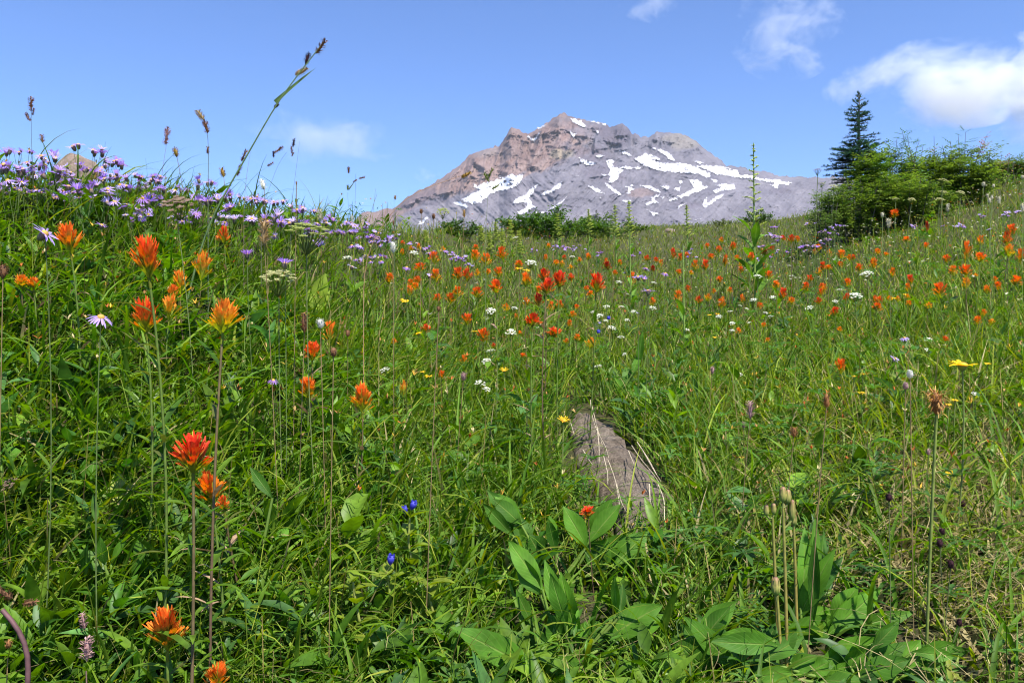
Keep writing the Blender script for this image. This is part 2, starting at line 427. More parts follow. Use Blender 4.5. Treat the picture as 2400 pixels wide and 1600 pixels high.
SNOW, _n, _l = mat_new("snow")
_o = _n.new("ShaderNodeOutputMaterial"); _p = _n.new("ShaderNodeBsdfPrincipled"); _p.inputs["Roughness"].default_value = 0.8
_tc = _n.new("ShaderNodeTexCoord"); _nz = _n.new("ShaderNodeTexNoise"); _nz.inputs["Scale"].default_value = 0.02; _nz.inputs["Detail"].default_value = 6
_r = _n.new("ShaderNodeValToRGB"); _r.color_ramp.elements[0].color = (0.58, 0.57, 0.6, 1); _r.color_ramp.elements[0].position = 0.3; _r.color_ramp.elements[1].color = (0.76, 0.76, 0.78, 1); _r.color_ramp.elements[1].position = 0.6
_l.new(_tc.outputs["Object"], _nz.inputs["Vector"]); _l.new(_nz.outputs[0], _r.inputs[0]); _at = _n.new("ShaderNodeAttribute"); _at.attribute_name = "melt"; _mx = _n.new("ShaderNodeMix"); _mx.data_type = "RGBA"; _mx.inputs[6].default_value = (0.24, 0.225, 0.245, 1); _l.new(_at.outputs["Fac"], _mx.inputs[0]); _l.new(_r.outputs[0], _mx.inputs[7]); _l.new(_mx.outputs[2], _p.inputs["Base Color"]); _l.new(_p.outputs[0], _o.inputs[0])
SNOWS = [
    [(1145, 120), (1165, 122), (1185, 135), (1205, 133), (1210, 148), (1230, 165), (1195, 162), (1165, 145)],
    [(1235, 133), (1270, 137), (1300, 141), (1330, 152), (1322, 163), (1300, 150), (1260, 146)],
    [(1145, 185), (1155, 190), (1162, 202), (1180, 196), (1172, 212), (1166, 240), (1160, 215), (1150, 203)],
    [(985, 198), (998, 188), (985, 215), (968, 245), (955, 235), (930, 215), (936, 208), (962, 228)],
    [(982, 172), (1010, 160), (1034, 148), (1036, 155), (1010, 168), (985, 180)],
    [(1278, 186), (1288, 185), (1290, 196), (1282, 198)],
    [(1190, 318), (1220, 333), (1280, 343), (1275, 354), (1240, 357), (1200, 350)],
    [(1272, 308), (1300, 308), (1322, 310), (1300, 316), (1282, 324)],
    [(1470, 325), (1500, 310), (1520, 295), (1535, 303), (1560, 305), (1600, 330), (1560, 330), (1600, 345), (1680, 345), (1740, 352), (1790, 370), (1860, 402), (1840, 422), (1790, 402), (1700, 398), (1640, 390), (1560, 378), (1500, 350)],
    [(1760, 362), (1830, 358), (1900, 362), (1940, 372), (1985, 385), (1995, 405), (2060, 410), (2110, 424), (2190, 430), (2258, 446), (2235, 458), (2170, 447), (2100, 434), (2050, 425), (1980, 420), (1930, 410), (1880, 402), (1830, 380)],
    [(1560, 270), (1600, 275), (1630, 292), (1655, 305), (1682, 345), (1650, 335), (1620, 308), (1590, 290)],
    [(1390, 282), (1430, 292), (1462, 312), (1440, 310), (1410, 298)],
    [(1325, 340), (1350, 328), (1372, 340), (1360, 350), (1368, 366), (1418, 380), (1395, 400), (1385, 430), (1355, 446), (1338, 438), (1348, 414), (1322, 404), (1346, 398), (1342, 370)],
    [(1302, 402), (1326, 400), (1330, 412), (1310, 416)],
    [(1390, 366), (1430, 362), (1500, 368), (1506, 374), (1450, 377), (1400, 375)],
    [(1318, 444), (1332, 446), (1350, 465), (1385, 485), (1414, 512), (1385, 503), (1345, 478)],
    [(1235, 460), (1265, 464), (1290, 475), (1320, 500), (1290, 498), (1262, 482)],
    [(1420, 460), (1464, 460), (1452, 470), (1476, 475), (1448, 488), (1452, 501), (1428, 499), (1438, 480)],
    [(1495, 460), (1530, 456), (1560, 462), (1585, 478), (1600, 494), (1575, 490), (1535, 474)],
    [(1600, 500), (1590, 515), (1565, 522), (1592, 545), (1560, 550), (1530, 560), (1518, 550), (1556, 536), (1552, 520), (1575, 508)],
    [(1740, 430), (1775, 430), (1805, 437), (1812, 460), (1838, 466), (1790, 490), (1735, 512), (1650, 541), (1640, 534), (1720, 495), (1772, 472), (1755, 452)],
    [(1870, 456), (1920, 450), (1970, 452), (1976, 480), (1935, 482), (1905, 486), (1875, 502), (1858, 484), (1900, 470)],
    [(1880, 512), (1920, 500), (1905, 515), (1880, 530), (1830, 572), (1806, 562), (1820, 530), (1834, 514), (1832, 546)],
    [(1528, 580), (1560, 588), (1590, 600), (1562, 612), (1554, 596)],
    [(1690, 562), (1730, 545), (1700, 570), (1682, 577)],
    [(1598, 462), (1640, 459), (1645, 468), (1632, 480), (1606, 472)],
    [(1660, 476), (1690, 466), (1700, 462), (1696, 492), (1680, 484)],
    [(1843, 424), (1870, 428), (1888, 436), (1874, 444)],
    [(2148, 456), (2170, 450), (2192, 450), (2186, 474), (2168, 468)],
    [(790, 412), (815, 418), (850, 402), (880, 408), (910, 404), (905, 440), (870, 466), (830, 482), (780, 492), (740, 508), (700, 545), (655, 553), (600, 530), (640, 505), (690, 482), (665, 470), (662, 448), (690, 458), (720, 442), (770, 432)],
    [(990, 450), (975, 470), (962, 495), (940, 520), (972, 568), (940, 585), (900, 606), (876, 592), (912, 575), (930, 560), (926, 546), (890, 548), (852, 549), (875, 524), (920, 508), (945, 478)],
    [(1106, 438), (1102, 470), (1070, 482), (1035, 504), (988, 511), (1018, 490), (1050, 477), (1075, 455)],
    [(1130, 515), (1112, 538), (1090, 560), (1050, 582), (1048, 572), (1090, 545)],
    [(1765, 337), (1800, 340), (1824, 346), (1815, 351), (1780, 346)],
    [(1408, 534), (1435, 532), (1452, 536), (1440, 544), (1415, 541)],
    [(555, 546), (590, 540), (620, 548), (640, 566), (628, 574), (600, 564)],
    [(384, 655), (400, 632), (445, 612), (420, 640), (400, 660)],
    [(1688, 436), (1708, 436), (1712, 446), (1697, 452)],
    [(1290, 520), (1304, 519), (1302, 530)], [(950, 605), (985, 592), (980, 602)], [(1000, 596), (1040, 584), (1030, 594)], [(1770, 632), (1810, 620), (1800, 628)],
    [(1172, 410), (1194, 404), (1190, 412)], [(1595, 515), (1625, 514), (1610, 525)], [(1640, 520), (1690, 520), (1680, 530)],
]
def build_snow():
    for k, poly in enumerate(SNOWS):
        p = np.array(cb(poly)); q = []
        for i in range(len(p)):
            a, b = p[i], p[(i + 1) % len(p)]; n = max(1, int(np.hypot(*(b - a)) / 1.5))
            nn = A(-(b - a)[1], (b - a)[0]); nn /= np.hypot(*nn) + 1e-9
            for t in range(n):
                s = t / n; j = (fbm(np.array([(a + (b - a) * s)[0] / 3.0]), np.array([(a + (b - a) * s)[1] / 3.0]), 3, 7)[0] - 0.5) * 7.0 * min(1, n / 5)
                q.append(a + (b - a) * s + nn * j)
        q = np.array(q); lo, hi = q.min(0), q.max(0)
        gx, gy = np.meshgrid(np.arange(lo[0], hi[0], 2.2), np.arange(lo[1], hi[1], 2.2)); g = np.stack([gx.ravel(), gy.ravel()], -1)
        pts = [Vector(v) for v in np.concatenate([q, g])]
        fc = [list(range(len(q)))]
        v2, _, f2, *_r = delaunay_2d_cdt(pts, [], fc, 1, 1e-5)
        v2 = np.array([tuple(v) for v in v2])
        ctr = np.array([v2[list(f)].mean(0) for f in f2]); hole = fbm(ctr[:, 0] / 7.0, ctr[:, 1] / 3.5, 3, 600 + k) > 0.71
        f2 = [f for f, h_ in zip(f2, hole) if not h_]
        P = m_pt(v2[:, 0], v2[:, 1], np.interp(v2[:, 1], [340, 420], [28, 11]))
        me = bpy.data.meshes.new("snow_patch"); me.from_pydata([tuple(v) for v in P], [], [tuple(f) for f in f2]); me.materials.append(SNOW)
        dist = np.min(np.linalg.norm(v2[:, None] - q[None], axis=2), axis=1); bt = np.clip(dist / 2.6 + 0.9 * (fbm(v2[:, 0] / 5.0, v2[:, 1] / 3.0, 3, 650) - 0.5), 0, 1)
        me.attributes.new('melt', 'FLOAT', 'POINT').data.foreach_set('value', bt.astype(np.float32))
        # face the camera side, smooth
        me.polygons.foreach_set("use_smooth", np.ones(len(me.polygons), bool)); me.update()
        link("snow_patch", me, mountain)
build_snow()
# ------------------------------------------------------------------ ground cover (nobody could count it)
ROCK_OUT = [(1200 + x / 3.92, 880 + y / 3.92) for x, y in [(510, 310), (640, 285), (790, 360), (950, 465), (1060, 640), (1200, 740), (1330, 900), (1490, 1150), (1550, 1330), (1500, 1400), (1350, 1410), (1200, 1370), (960, 1340), (930, 1150), (880, 1000), (760, 890), (640, 870), (600, 700), (560, 560), (530, 420)]]
def in_poly(px, py, poly):
    ins = np.zeros(px.shape, bool); n = len(poly)
    for i in range(n):
        x1, y1 = poly[i]; x2, y2 = poly[(i + 1) % n]
        c = ((y1 > py) != (y2 > py)) & (px < (x2 - x1) * (py - y1) / (y2 - y1 + 1e-9) + x1)
        ins ^= c
    return ins
def ros_zone(u, py): return np.maximum(np.exp(-(((u - 1980) / 270) ** 2 + ((py - 1570) / 170) ** 2) ** 2), np.exp(-(((u - 1330) / 200) ** 2 + ((py - 1480) / 170) ** 2) ** 2))
def scatter(n, y0=0.62, far=1.1, ymax=60, dens=None, u0=-300, u1=2700):
    u = U(u0, u1, n); dc = crest(u)[1] * far; y1 = np.minimum(dc, ymax)
    y = y0 * (np.maximum(y1, y0 * 1.01) / y0) ** rng.random(n)
    # keep the same number of plants per screen area in short and long columns
    keep = rng.random(n) < np.log(np.maximum(y1 / y0, 1.01)) / math.log(40)
    u, y = u[keep], y[keep]
    x = (u - 1200) / F * y; z = T(x, y)
    py = 800 - z / y * F
    ok = ~in_poly(u, py - 14, ROCK_OUT) & ~in_poly(u, py, ROCK_OUT) & ~(in_poly(u + 45, py - 25, ROCK_OUT) & (rng.random(len(u)) < 0.85)) & ~(in_poly(u + 20, py - 60, ROCK_OUT) & (rng.random(len(u)) < 0.7))
    ok &= rng.random(len(u)) > 0.62 * ros_zone(u, py)
    if dens is not None: ok &= rng.random(len(u)) < dens(u, py, x, y)
    u, y, x, z, py = u[ok], y[ok], x[ok], z[ok], py[ok]
    return u, py, np.stack([x, y, z - 0.004], -1), y
def pick(c1, c2, n, jit=0.3):
    t = rng.random(n)[:, None]
    return np.clip(mix(np.asarray(c1)[None], np.asarray(c2)[None], t) * U(1 - jit, 1 + jit, n)[:, None], 0, 1)
def near_rock(u, py): return np.exp(-(((u - 1450) / 120) ** 2 + ((py - 1200) / 170) ** 2))
def short(u, y):
    """cover is lower close to the camera and on the windy left ridge"""
    py = 800 + F * (HC - 0.17 * y) / y
    return (1 - 0.7 * ros_zone(u, py)) * np.clip(0.30 + 0.62 * (y - 0.75) / 1.0, 0.32, 1.0) * (1 - 0.38 * np.clip((y - 1.5) / 0.6, 0, 1) * np.clip((950 - u) / 300, 0, 1))
G1, G2, G3, STRAW, OLIVE, BLUEG = A(0.046, 0.115, 0.009), A(0.13, 0.225, 0.018), A(0.27, 0.30, 0.036), A(0.40, 0.33, 0.15), A(0.125, 0.135, 0.03), A(0.055, 0.125, 0.03)
def species(x, y): return fbm(x * 2.3 + 5, y * 2.3, 3, 101)
def dry(u, py): return np.clip((u - 1500) / 700, 0, 1) * np.clip((py - 850) / 350, 0, 1)

def cover_grass(n, K, y0, ymax, wid, name, label):
    u, py, P, y = scatter(n, y0, 1.1, ymax)
    N = len(u); sp = species(P[:, 0], P[:, 1]); dr = dry(u, py)
    far = np.clip((y - 2.5) / 9, 0, 1)
    C = pick(G1, G2, N)
    yel = (rng.random(N) < 0.26 + 0.35 * dr + 0.25 * (sp > 0.6))[:, None]
    C = np.where(yel, pick(G2, G3, N), C)
    stw = (rng.random(N) < 0.04 + 0.5 * dr ** 1.3 + 0.07 * np.clip((y - 1.6) / 3, 0, 1))[:, None]
    C = np.where(stw, pick(STRAW * 0.6, STRAW, N), C)
    C = mix(C, pick(OLIVE * 0.8, OLIVE * 1.5, N), (0.5 * far)[:, None])
    L = U(0.09, 0.24, N) * (0.72 + 0.6 * fbm(P[:, 0] * 1.6, P[:, 1] * 1.6, 2, 190)) * (1 - 0.3 * dr) * (1 - 0.45 * near_rock(u, py)) * (0.8 + 0.5 * (sp - 0.3))
    L *= np.where(far > 0.2, 0.8, 1.0) * short(u, y)
    slope = np.clip((900 - u) / 900, 0, 1)
    az = np.where(rng.random(N) < 0.55 * slope + 0.15, rng.normal(-0.35, 0.6, N), U(0, 2 * np.pi, N))
    e0 = np.radians(U(48, 88, N) - 14 * dr - 12 * slope * rng.random(N)); bend = np.radians(U(10, 95, N))
    W = np.maximum(U(0.0011, 0.0040, N) ** 1.0 * wid, 0.00042 * y)
    o = link(name, MB().add(ribbons(P, az, e0, bend, L, W, K, blade, C, roll=U(-0.7, 0.7, N), twist=U(-0.5, 0.5, N), pw=1.4)).mesh(name, GRASS))
    tag(o, label, "grass", kind="stuff")
cover_grass(95000, 5, 0.62, 2.6, 1.15, "meadow_grass", "green grass blades filling the near part of the meadow slope")
cover_grass(130000, 3, 2.3, 60, 1.1, "meadow_grass", "finer green grass on the meadow rising to the skyline")

def cover_leaves(n, y0, ymax, name, label, K=5):
    u, py, P, y = scatter(n, y0, 1.08, ymax, dens=lambda u, py, x, y: np.clip(0.25 + 1.6 * (species(x, y) - 0.35), 0.1, 1) * (1 - 0.85 * dry(u, py)) * (1 - 0.7 * near_rock(u, py)))
    N = len(u); k = 7
    az0 = np.repeat(U(0, 2 * np.pi, N), k) + np.tile(np.arange(k) * 2.4, N) + U(-0.4, 0.4, N * k)
    Pk = np.repeat(P, k, 0); hh = np.repeat(U(0.02, 0.16, N) * short(u, y), k) * np.tile(np.linspace(0.1, 1, k), N)
    Pk[:, 2] += hh; lean = np.repeat(U(-0.2, 0.2, (N, 2)), k, 0); Pk[:, :2] += lean * hh[:, None]
    c = np.repeat(np.where((rng.random(N) < 0.3)[:, None], pick(BLUEG, BLUEG * 1.5, N), pick(G1 * 1.1, G2 * 1.05, N)), k, 0) * U(0.8, 1.2, N * k)[:, None]
    L = np.repeat(U(0.030, 0.085, N), k) * U(0.7, 1.2, N * k); W = L * np.repeat(U(0.09, 0.2, N), k)
    o = link(name, MB().add(ribbons(Pk, az0, np.radians(U(20, 75, N * k)), np.radians(U(10, 80, N * k)), L, W, K, lanc, c, fold=U(0.15, 0.6, N * k), roll=U(-0.5, 0.5, N * k))).mesh(name, LEAF))
    tag(o, label, "herbs", kind="stuff")
cover_leaves(6200, 0.62, 2.8, "leafy_herbs", "low leafy herbs with lance shaped leaves among the near grass", 4)
cover_leaves(4200, 2.6, 20, "leafy_herbs", "leafy herbs scattered over the middle and far meadow", 3)

def cover_palmate(n):
    def dens(u, py, x, y): return np.clip((fbm(x * 1.7 + 40, y * 1.7, 3, 140) - 0.42) * 6, 0.04, 1) * (1 - 0.5 * dry(u, py)) * (1 - 0.6 * near_rock(u, py)) * np.clip((u - 700) / 700, 0.12, 1)
    u, py, P, y = scatter(n, 0.7, 1.05, 9, dens)
    N = len(u); k = 7
    P = P.copy(); P[:, 2] += U(0.06, 0.19, N) * short(u, y); P[:, :2] += rng.normal(0, 0.02, (N, 2))
    Pk = np.repeat(P, k, 0); az = np.tile(np.arange(k) * 2 * np.pi / k, N) + np.repeat(U(0, 6, N), k)
    tilt = np.repeat(U(0.1, 0.7, N), k)
    c = np.repeat(pick(A(0.05, 0.125, 0.02), A(0.09, 0.19, 0.035), N), k, 0)
    L = np.repeat(U(0.022, 0.042, N), k); W = L * 0.13
    o = link("lupine_leaves", MB().add(ribbons(Pk, az, tilt + U(-0.2, 0.2, N * k), U(0.2, 0.9, N * k), L, W, 3, oblan, c, fold=0.5)).mesh("lupine_leaves", LEAF))
    tag(o, "palmate lupine leaves massed in the meadow", "herbs", kind="stuff")
cover_palmate(3000)

def cover_stalks(n):
    u, py, P, y = scatter(n, 1.0, 1.02, 12, dens=lambda u, py, x, y: 1 - 0.7 * near_rock(u, py))
    N = len(u)
    c = np.where((rng.random(N) < 0.3)[:, None], pick(A(0.12, 0.09, 0.03), A(0.3, 0.22, 0.08), N), pick(G1, G3, N))
    o = link("wiry_stalks", MB().add(ribbons(P, U(0, 6.3, N), np.radians(U(62, 90, N)), np.radians(U(-5, 45, N)), U(0.16, 0.32, N) * short(u, y), np.maximum(U(0.0006, 0.0012, N), 0.00035 * y), 5, lambda t: 1 - 0.5 * t, c)).mesh("wiry_stalks", GRASS))
    # a few brown, rusty and tan spikelets at their tips
    q = (rng.random(N) < 0.6) & (y > 1.5); m = int(q.sum()); Pt = P[q].copy(); Pt[:, 2] += U(0.12, 0.27, m) * short(u[q], y[q]); kk = 4
    pal = np.array([(0.3, 0.15, 0.05), (0.42, 0.28, 0.1), (0.45, 0.13, 0.03), (0.5, 0.42, 0.2), (0.5, 0.3, 0.04)])[rng.integers(0, 5, m)] * U(0.6, 1.2, m)[:, None]
    o2 = link("grass_spikelets", MB().add(ribbons(np.repeat(Pt, kk, 0), U(0, 6.3, m * kk), U(0.3, 1.4, m * kk), 0.3, np.repeat(np.maximum(U(0.008, 0.018, m), 0.002 * y[q]), kk), np.repeat(np.maximum(0.002, 0.0006 * y[q]), kk), 2, ovate, np.repeat(pal, kk, 0))).mesh("grass_spikelets", DRY))
    tag(o2, "small rusty and tan spikelets scattered through the grass", "spikelets", kind="stuff")
    tag(o, "thin upright brown and green stalks standing through the grass", "stalks", kind="stuff")
cover_stalks(5200)

def cover_straw(n):
    u, py, P, y = scatter(n, 0.75, 1.0, 6, dens=lambda u, py, x, y: np.clip(0.12 + dry(u, py) * 1.2, 0, 1))
    N = len(u); P = P.copy(); P[:, 2] += U(0.01, 0.08, N)
    o = link("dry_straw", MB().add(ribbons(P, U(0, 6.3, N), np.radians(U(-8, 35, N)), np.radians(U(0, 60, N)), U(0.04, 0.16, N), U(0.0005, 0.0010, N), 4, lambda t: 1 - 0.6 * t, pick(STRAW * 0.4, STRAW * 0.9, N), twist=U(-1.5, 1.5, N))).mesh("dry_straw", DRY))
    tag(o, "pale dry straw tangled through the grass at right", "straw", kind="stuff")
cover_straw(17000)

def cover_specks(n):
    """florets of the far meadow, too small to tell apart"""
    def dens(u, py, x, y): return np.clip((fbm(x * 0.5, y * 0.5, 3, 170) - 0.40) * 5, 0.03, 1)
    u, py, P, y = scatter(n, 3.2, 1.05, 40, dens, 850, 2600)
    N = len(u); P = P.copy(); P[:, 2] += U(0.12, 0.26, N)
    pal = np.array([(0.46, 0.36, 0.66), (0.6, 0.55, 0.72), (0.42, 0.33, 0.6), (0.62, 0.6, 0.45), (0.5, 0.12, 0.04), (0.5, 0.42, 0.1)])
    zone = fbm(P[:, 0] * 0.35 + 9, P[:, 1] * 0.35, 2, 180)
    idx = np.where(zone > 0.5, rng.integers(0, 3, N), np.where(rng.random(N) < 0.5, 3, rng.integers(3, 6, N)))
    k = 5; Pk = np.repeat(P, k, 0); c = np.repeat(pal[idx] * U(0.7, 1.2, N)[:, None], k, 0)
    o = link("tiny_florets", MB().add(ribbons(Pk, np.tile(np.arange(k) * 1.257, N) + U(0, 1, N * k), U(0.1, 0.9, N * k), 0.3, np.repeat(U(0.008, 0.016, N), k), 0.0035, 2, ovate, c)).mesh("tiny_florets", PETAL))
    tag(o, "tiny lavender, cream and reddish florets speckling the far meadow", "florets", kind="stuff")
cover_specks(6000)

def cover_long(n):
    """long arching blades of the near meadow"""
    u, py, P, y = scatter(n, 0.95, 1.0, 4.5, dens=lambda u, py, x, y: (1 - 0.75 * near_rock(u, py)) * (1 - 0.6 * dry(u, py)))
    N = len(u); sl = np.clip((1100 - u) / 900, 0, 1)
    az = np.where(rng.random(N) < 0.3 + 0.35 * sl, rng.normal(-0.2, 0.7, N), U(0, 6.3, N))
    C = np.where((rng.random(N) < 0.25)[:, None], pick(G2, G3, N), pick(G1 * 1.2, G2, N))
    L = U(0.16, 0.34, N) * np.clip(0.45 + (y - 0.9) * 0.6, 0.45, 1)
    o = link("arching_grass", MB().add(ribbons(P, az, np.radians(U(55, 85, N)), np.radians(U(45, 120, N)), L, U(0.0016, 0.0036, N) * np.where(y < 2.0, 1.45, 1.0), 7, blade, C, fold=0.4, roll=U(-0.5, 0.5, N), twist=U(-0.4, 0.4, N), pw=1.5)).mesh("arching_grass", GRASS))
    tag(o, "long arching grass blades over the near meadow", "grass", kind="stuff")
cover_long(11000)

def leafy_mounds():
    """lush mounds of lance shaped leaves"""
    u, py, P, y = scatter(420, 1.0, 1.0, 7.5, dens=lambda u, py, x, y: np.clip((fbm(x * 0.9 + 3, y * 0.9, 2, 210) - 0.35) * 3, 0.1, 1) * (1 - 0.9 * dry(u, py)) * (1 - near_rock(u, py)))
    ex = np.array([ground_at(a, b) for a, b in [(1540, 1010), (1600, 1000), (1570, 1050), (1640, 960), (1500, 950), (1720, 1010), (1800, 930), (1880, 950), (1450, 920), (1560, 930), (640, 830), (560, 900), (250, 900), (120, 780), (180, 640), (760, 900), (1000, 900), (1660, 1050)]])
    P = np.concatenate([P, ex]); y = np.concatenate([y, ex[:, 1]]); N = len(P); k = 70
    R = np.repeat(U(0.05, 0.13, N) * np.clip(0.6 + 0.25 * y, 0.6, 1.4), k)
    th = U(0, 6.3, N * k); rr = np.sqrt(rng.random(N * k)) * R; Pk = np.repeat(P, k, 0)
    Pk[:, 0] += rr * np.cos(th); Pk[:, 1] += rr * np.sin(th); Pk[:, 2] = T(Pk[:, 0], Pk[:, 1]) + 0.9 * np.sqrt(np.maximum(R ** 2 - rr ** 2, 0)) * U(0.25, 1.0, N * k)
    sp = rng.random(N); base = np.where((sp < 0.35)[:, None], A(0.035, 0.10, 0.014), np.where((sp < 0.7)[:, None], A(0.065, 0.155, 0.014), A(0.12, 0.21, 0.02)))
    C = np.repeat(base, k, 0) * U(0.7, 1.35, N * k)[:, None]
    L = np.repeat(U(0.025, 0.06, N), k) * U(0.7, 1.2, N * k); W = L * np.repeat(U(0.10, 0.17, N), k)
    o = link("leafy_mounds", MB().add(ribbons(Pk, th + U(-0.5, 0.5, N * k), U(0.2, 1.2, N * k), U(0.2, 1.0, N * k), L, W, 3, lanc, C, fold=0.35, roll=U(-0.4, 0.4, N * k))).mesh("leafy_mounds", LEAF))
    tag(o, "lush mounds of lance shaped green leaves across the meadow", "herbs", kind="stuff")
leafy_mounds()

def broad_herbs(n):
    """larger lance leaves of the left and bottom foreground"""
    u, py, P, y = scatter(n, 0.8, 1.0, 2.3, dens=lambda u, py, x, y: np.clip((1500 - u) / 500, 0.1, 1) * (1 - near_rock(u, py)) * np.clip(0.3 + 2.2 * (fbm(x * 2.0, y * 2.0, 2, 230) - 0.4), 0.05, 1))
    N = len(u); k = 6; Pk = np.repeat(P, k, 0); Pk[:, 2] += np.repeat(U(0.0, 0.06, N), k); Pk[:, :2] += rng.normal(0, 0.008, (N * k, 2))
    az = np.repeat(U(0, 6.3, N), k) + np.tile(np.arange(k) * 2.4, N); L = np.repeat(U(0.055, 0.115, N) * np.clip(0.45 + 0.5 * (y - 0.75), 0.45, 1), k) * U(0.75, 1.15, N * k)
    C = np.repeat(np.where((rng.random(N) < 0.5)[:, None], pick(A(0.045, 0.12, 0.012), A(0.075, 0.17, 0.018), N), pick(A(0.09, 0.19, 0.016), A(0.14, 0.24, 0.025), N)), k, 0) * U(0.85, 1.15, N * k)[:, None]
    o = link("lance_leaf_herbs", MB().add(ribbons(Pk, az, U(0.5, 1.35, N * k), U(0.2, 1.1, N * k), L, L * np.repeat(U(0.08, 0.135, N), k), 5, lanc, C, fold=U(0.2, 0.5, N * k), roll=U(-0.4, 0.4, N * k))).mesh("lance_leaf_herbs", LEAF))
    tag(o, "larger lance shaped leaves crowding the left foreground", "herbs", kind="stuff")
broad_herbs(2600)
# ------------------------------------------------------------------ labels that single things out
LANDMARKS = [(1450, 1080, "the grey rock slab"), (1735, 470, "the tall flowering corn lily"), (1975, 330, "the small conifer"), (185, 395, "the tan boulder"), (2250, 850, "the large yellow daisy"),
             (965, 1190, "the blue gentian"), (1300, 660, "the dense red paintbrush trio"), (380, 720, "the big left paintbrush clump"), (455, 1080, "the large red paintbrush"), (2200, 960, "the shaggy brown seed head"),
             (1320, 530, "the dark middle shrub"), (1830, 1240, "the stalk of upright buds"), (740, 200, "the tall slanting sedge"), (2290, 630, "the tall right paintbrush spikes"), (1390, 670, "the oval red paintbrush")]
ORD = ["first", "second", "third", "fourth", "fifth", "sixth", "seventh", "eighth", "ninth", "tenth", "eleventh", "twelfth", "thirteenth", "fourteenth", "fifteenth", "sixteenth", "seventeenth", "eighteenth", "nineteenth", "twentieth"]
NUM = ["one", "two", "three", "four", "five", "six", "seven", "eight", "nine", "ten", "eleven", "twelve", "thirteen", "fourteen", "fifteen", "sixteen", "seventeen", "eighteen", "nineteen", "twenty"]
AUTO = []          # (object, look, px, py) things still to be told apart
def auto(o, look, px, py, cat, group):
    tag(o, None, cat, group); AUTO.append((o, look, px, py))
def finish_labels():
    keys = {}
    for o, look, px, py in AUTO:
        d = [math.hypot((px - x) * 0.8, py - y) for x, y, _ in LANDMARKS]; i = int(np.argmin(d)); x, y, nm = LANDMARKS[i]
        dx, dy = px - x, py - y
        if abs(dx) > abs(dy): w = "right of" if dx > 0 else "left of"
        else: w = "below" if dy > 0 else "above"
        far = "far " if d[i] > 260 else ""
        keys.setdefault("%s %s%s %s" % (look, far, w, nm), []).append((px, py, o))
    for k, L in keys.items():
        L.sort(key=lambda v: v[0])
        for j, (px, py, o) in enumerate(L):
            if len(L) == 1: s = ""
            elif len(L) == 2: s = ", the %s one" % ("left" if j == 0 else "right")
            elif j < 20: s = ", %s from the left" % ORD[j]
            else: s = ", %s from the right" % ORD[min(19, len(L) - 1 - j)]
            o["label"] = k + s

def rot(az, tilt=0.0, z=0.0, s=1.0, x=0.0, y=0.0, roll=0.0):
    return Matrix.Translation((x, y, z)) @ Matrix.Rotation(az, 4, 'Z') @ Matrix.Rotation(tilt, 4, 'Y') @ Matrix.Rotation(roll, 4, 'X') @ Matrix.Scale(s, 4)

# ------------------------------------------------------------------ paintbrush
PB = {  # tip, middle, base colours
    'r':  (A(0.72, 0.06, 0.025), A(0.66, 0.12, 0.03), A(0.24, 0.26, 0.03)),
    'dr': (A(0.42, 0.02, 0.015), A(0.36, 0.03, 0.02), A(0.2, 0.15, 0.03)),
    'ro': (A(0.80, 0.12, 0.025), A(0.72, 0.20, 0.03), A(0.27, 0.30, 0.03)),
    'o':  (A(0.82, 0.19, 0.025), A(0.74, 0.28, 0.03), A(0.30, 0.33, 0.035)),
    'oy': (A(0.78, 0.24, 0.025), A(0.64, 0.40, 0.04), A(0.33, 0.38, 0.04)),
}
LOOKS = {'r': "red", 'dr': "dark red", 'ro': "red orange", 'o': "orange", 'oy': "orange and yellow"}
def bract_geo(ck, green, lobes=True, K=5, seed=0):
    """a bract of length 1 leaving the origin along +x and upwards"""
    r = np.random.default_rng(seed)
    tip, mid, base = PB[ck]
    t = np.linspace(0, 1, K + 1)[:, None]
    g = 0.36 + 0.42 * green
    a = np.clip((t - g + 0.16) / 0.34, 0, 1); b = np.clip((t - g - 0.1) / 0.35, 0, 1)
    C = (base * (1 - a) + mid * a) * (1 - b) + tip * b
    C = C * r.uniform(0.85, 1.15)
    mb = MB().add(ribbons(A(0, 0, 0), 0, 0.95, r.uniform(-0.35, 0.25), 1.0, 0.115, K, lambda t: np.clip(np.sin(np.pi * (0.1 + 0.80 * t) ** 1.1) ** 0.7, 0.1, 1), C[None], fold=0.35))
    if lobes:
        for s in (-1, 1):
            c2 = np.array([C[-3], C[-2], C[-1], C[-1]])
            mb.add(ribbons(A(0.30, 0, 0.42), s * r.uniform(0.35, 0.6), 0.9, -0.1, r.uniform(0.45, 0.68), 0.06, 3, lambda t: np.clip(1 - t ** 3, 0.25, 1), c2[None]))
    return mb
BRACT = {}
def bract_mesh(ck, gi, v):
    k = (ck, gi, v)
    if k not in BRACT: BRACT[k] = bract_geo(ck, gi / 3.0, True, 5, (ord(ck[0]) * 31 + len(ck) * 17 + gi * 7 + v * 131) % 1000).mesh("bract", PETAL)
    return BRACT[k]
def head_layout(n, r):
    """bracts of a head of unit height and about unit width: transform, greenness"""
    out = []
    for i in range(n):
        f = i / (n - 1)
        z = 0.02 + 0.50 * f ** 0.9; az = i * 2.39996 + r.uniform(-0.25, 0.25)
        el = math.radians(40 + 46 * f) + r.uniform(-0.22, 0.22)
        ln = (0.36 + 0.16 * math.sin(math.pi * min(1, 0.25 + 0.75 * f))) * r.uniform(0.75, 1.2)
        out.append((rot(az, 0.95 - el, z, ln, 0, 0, r.uniform(-0.3, 0.3)), max(0, 1 - 1.15 * f)))
    return out
AXIS = {}
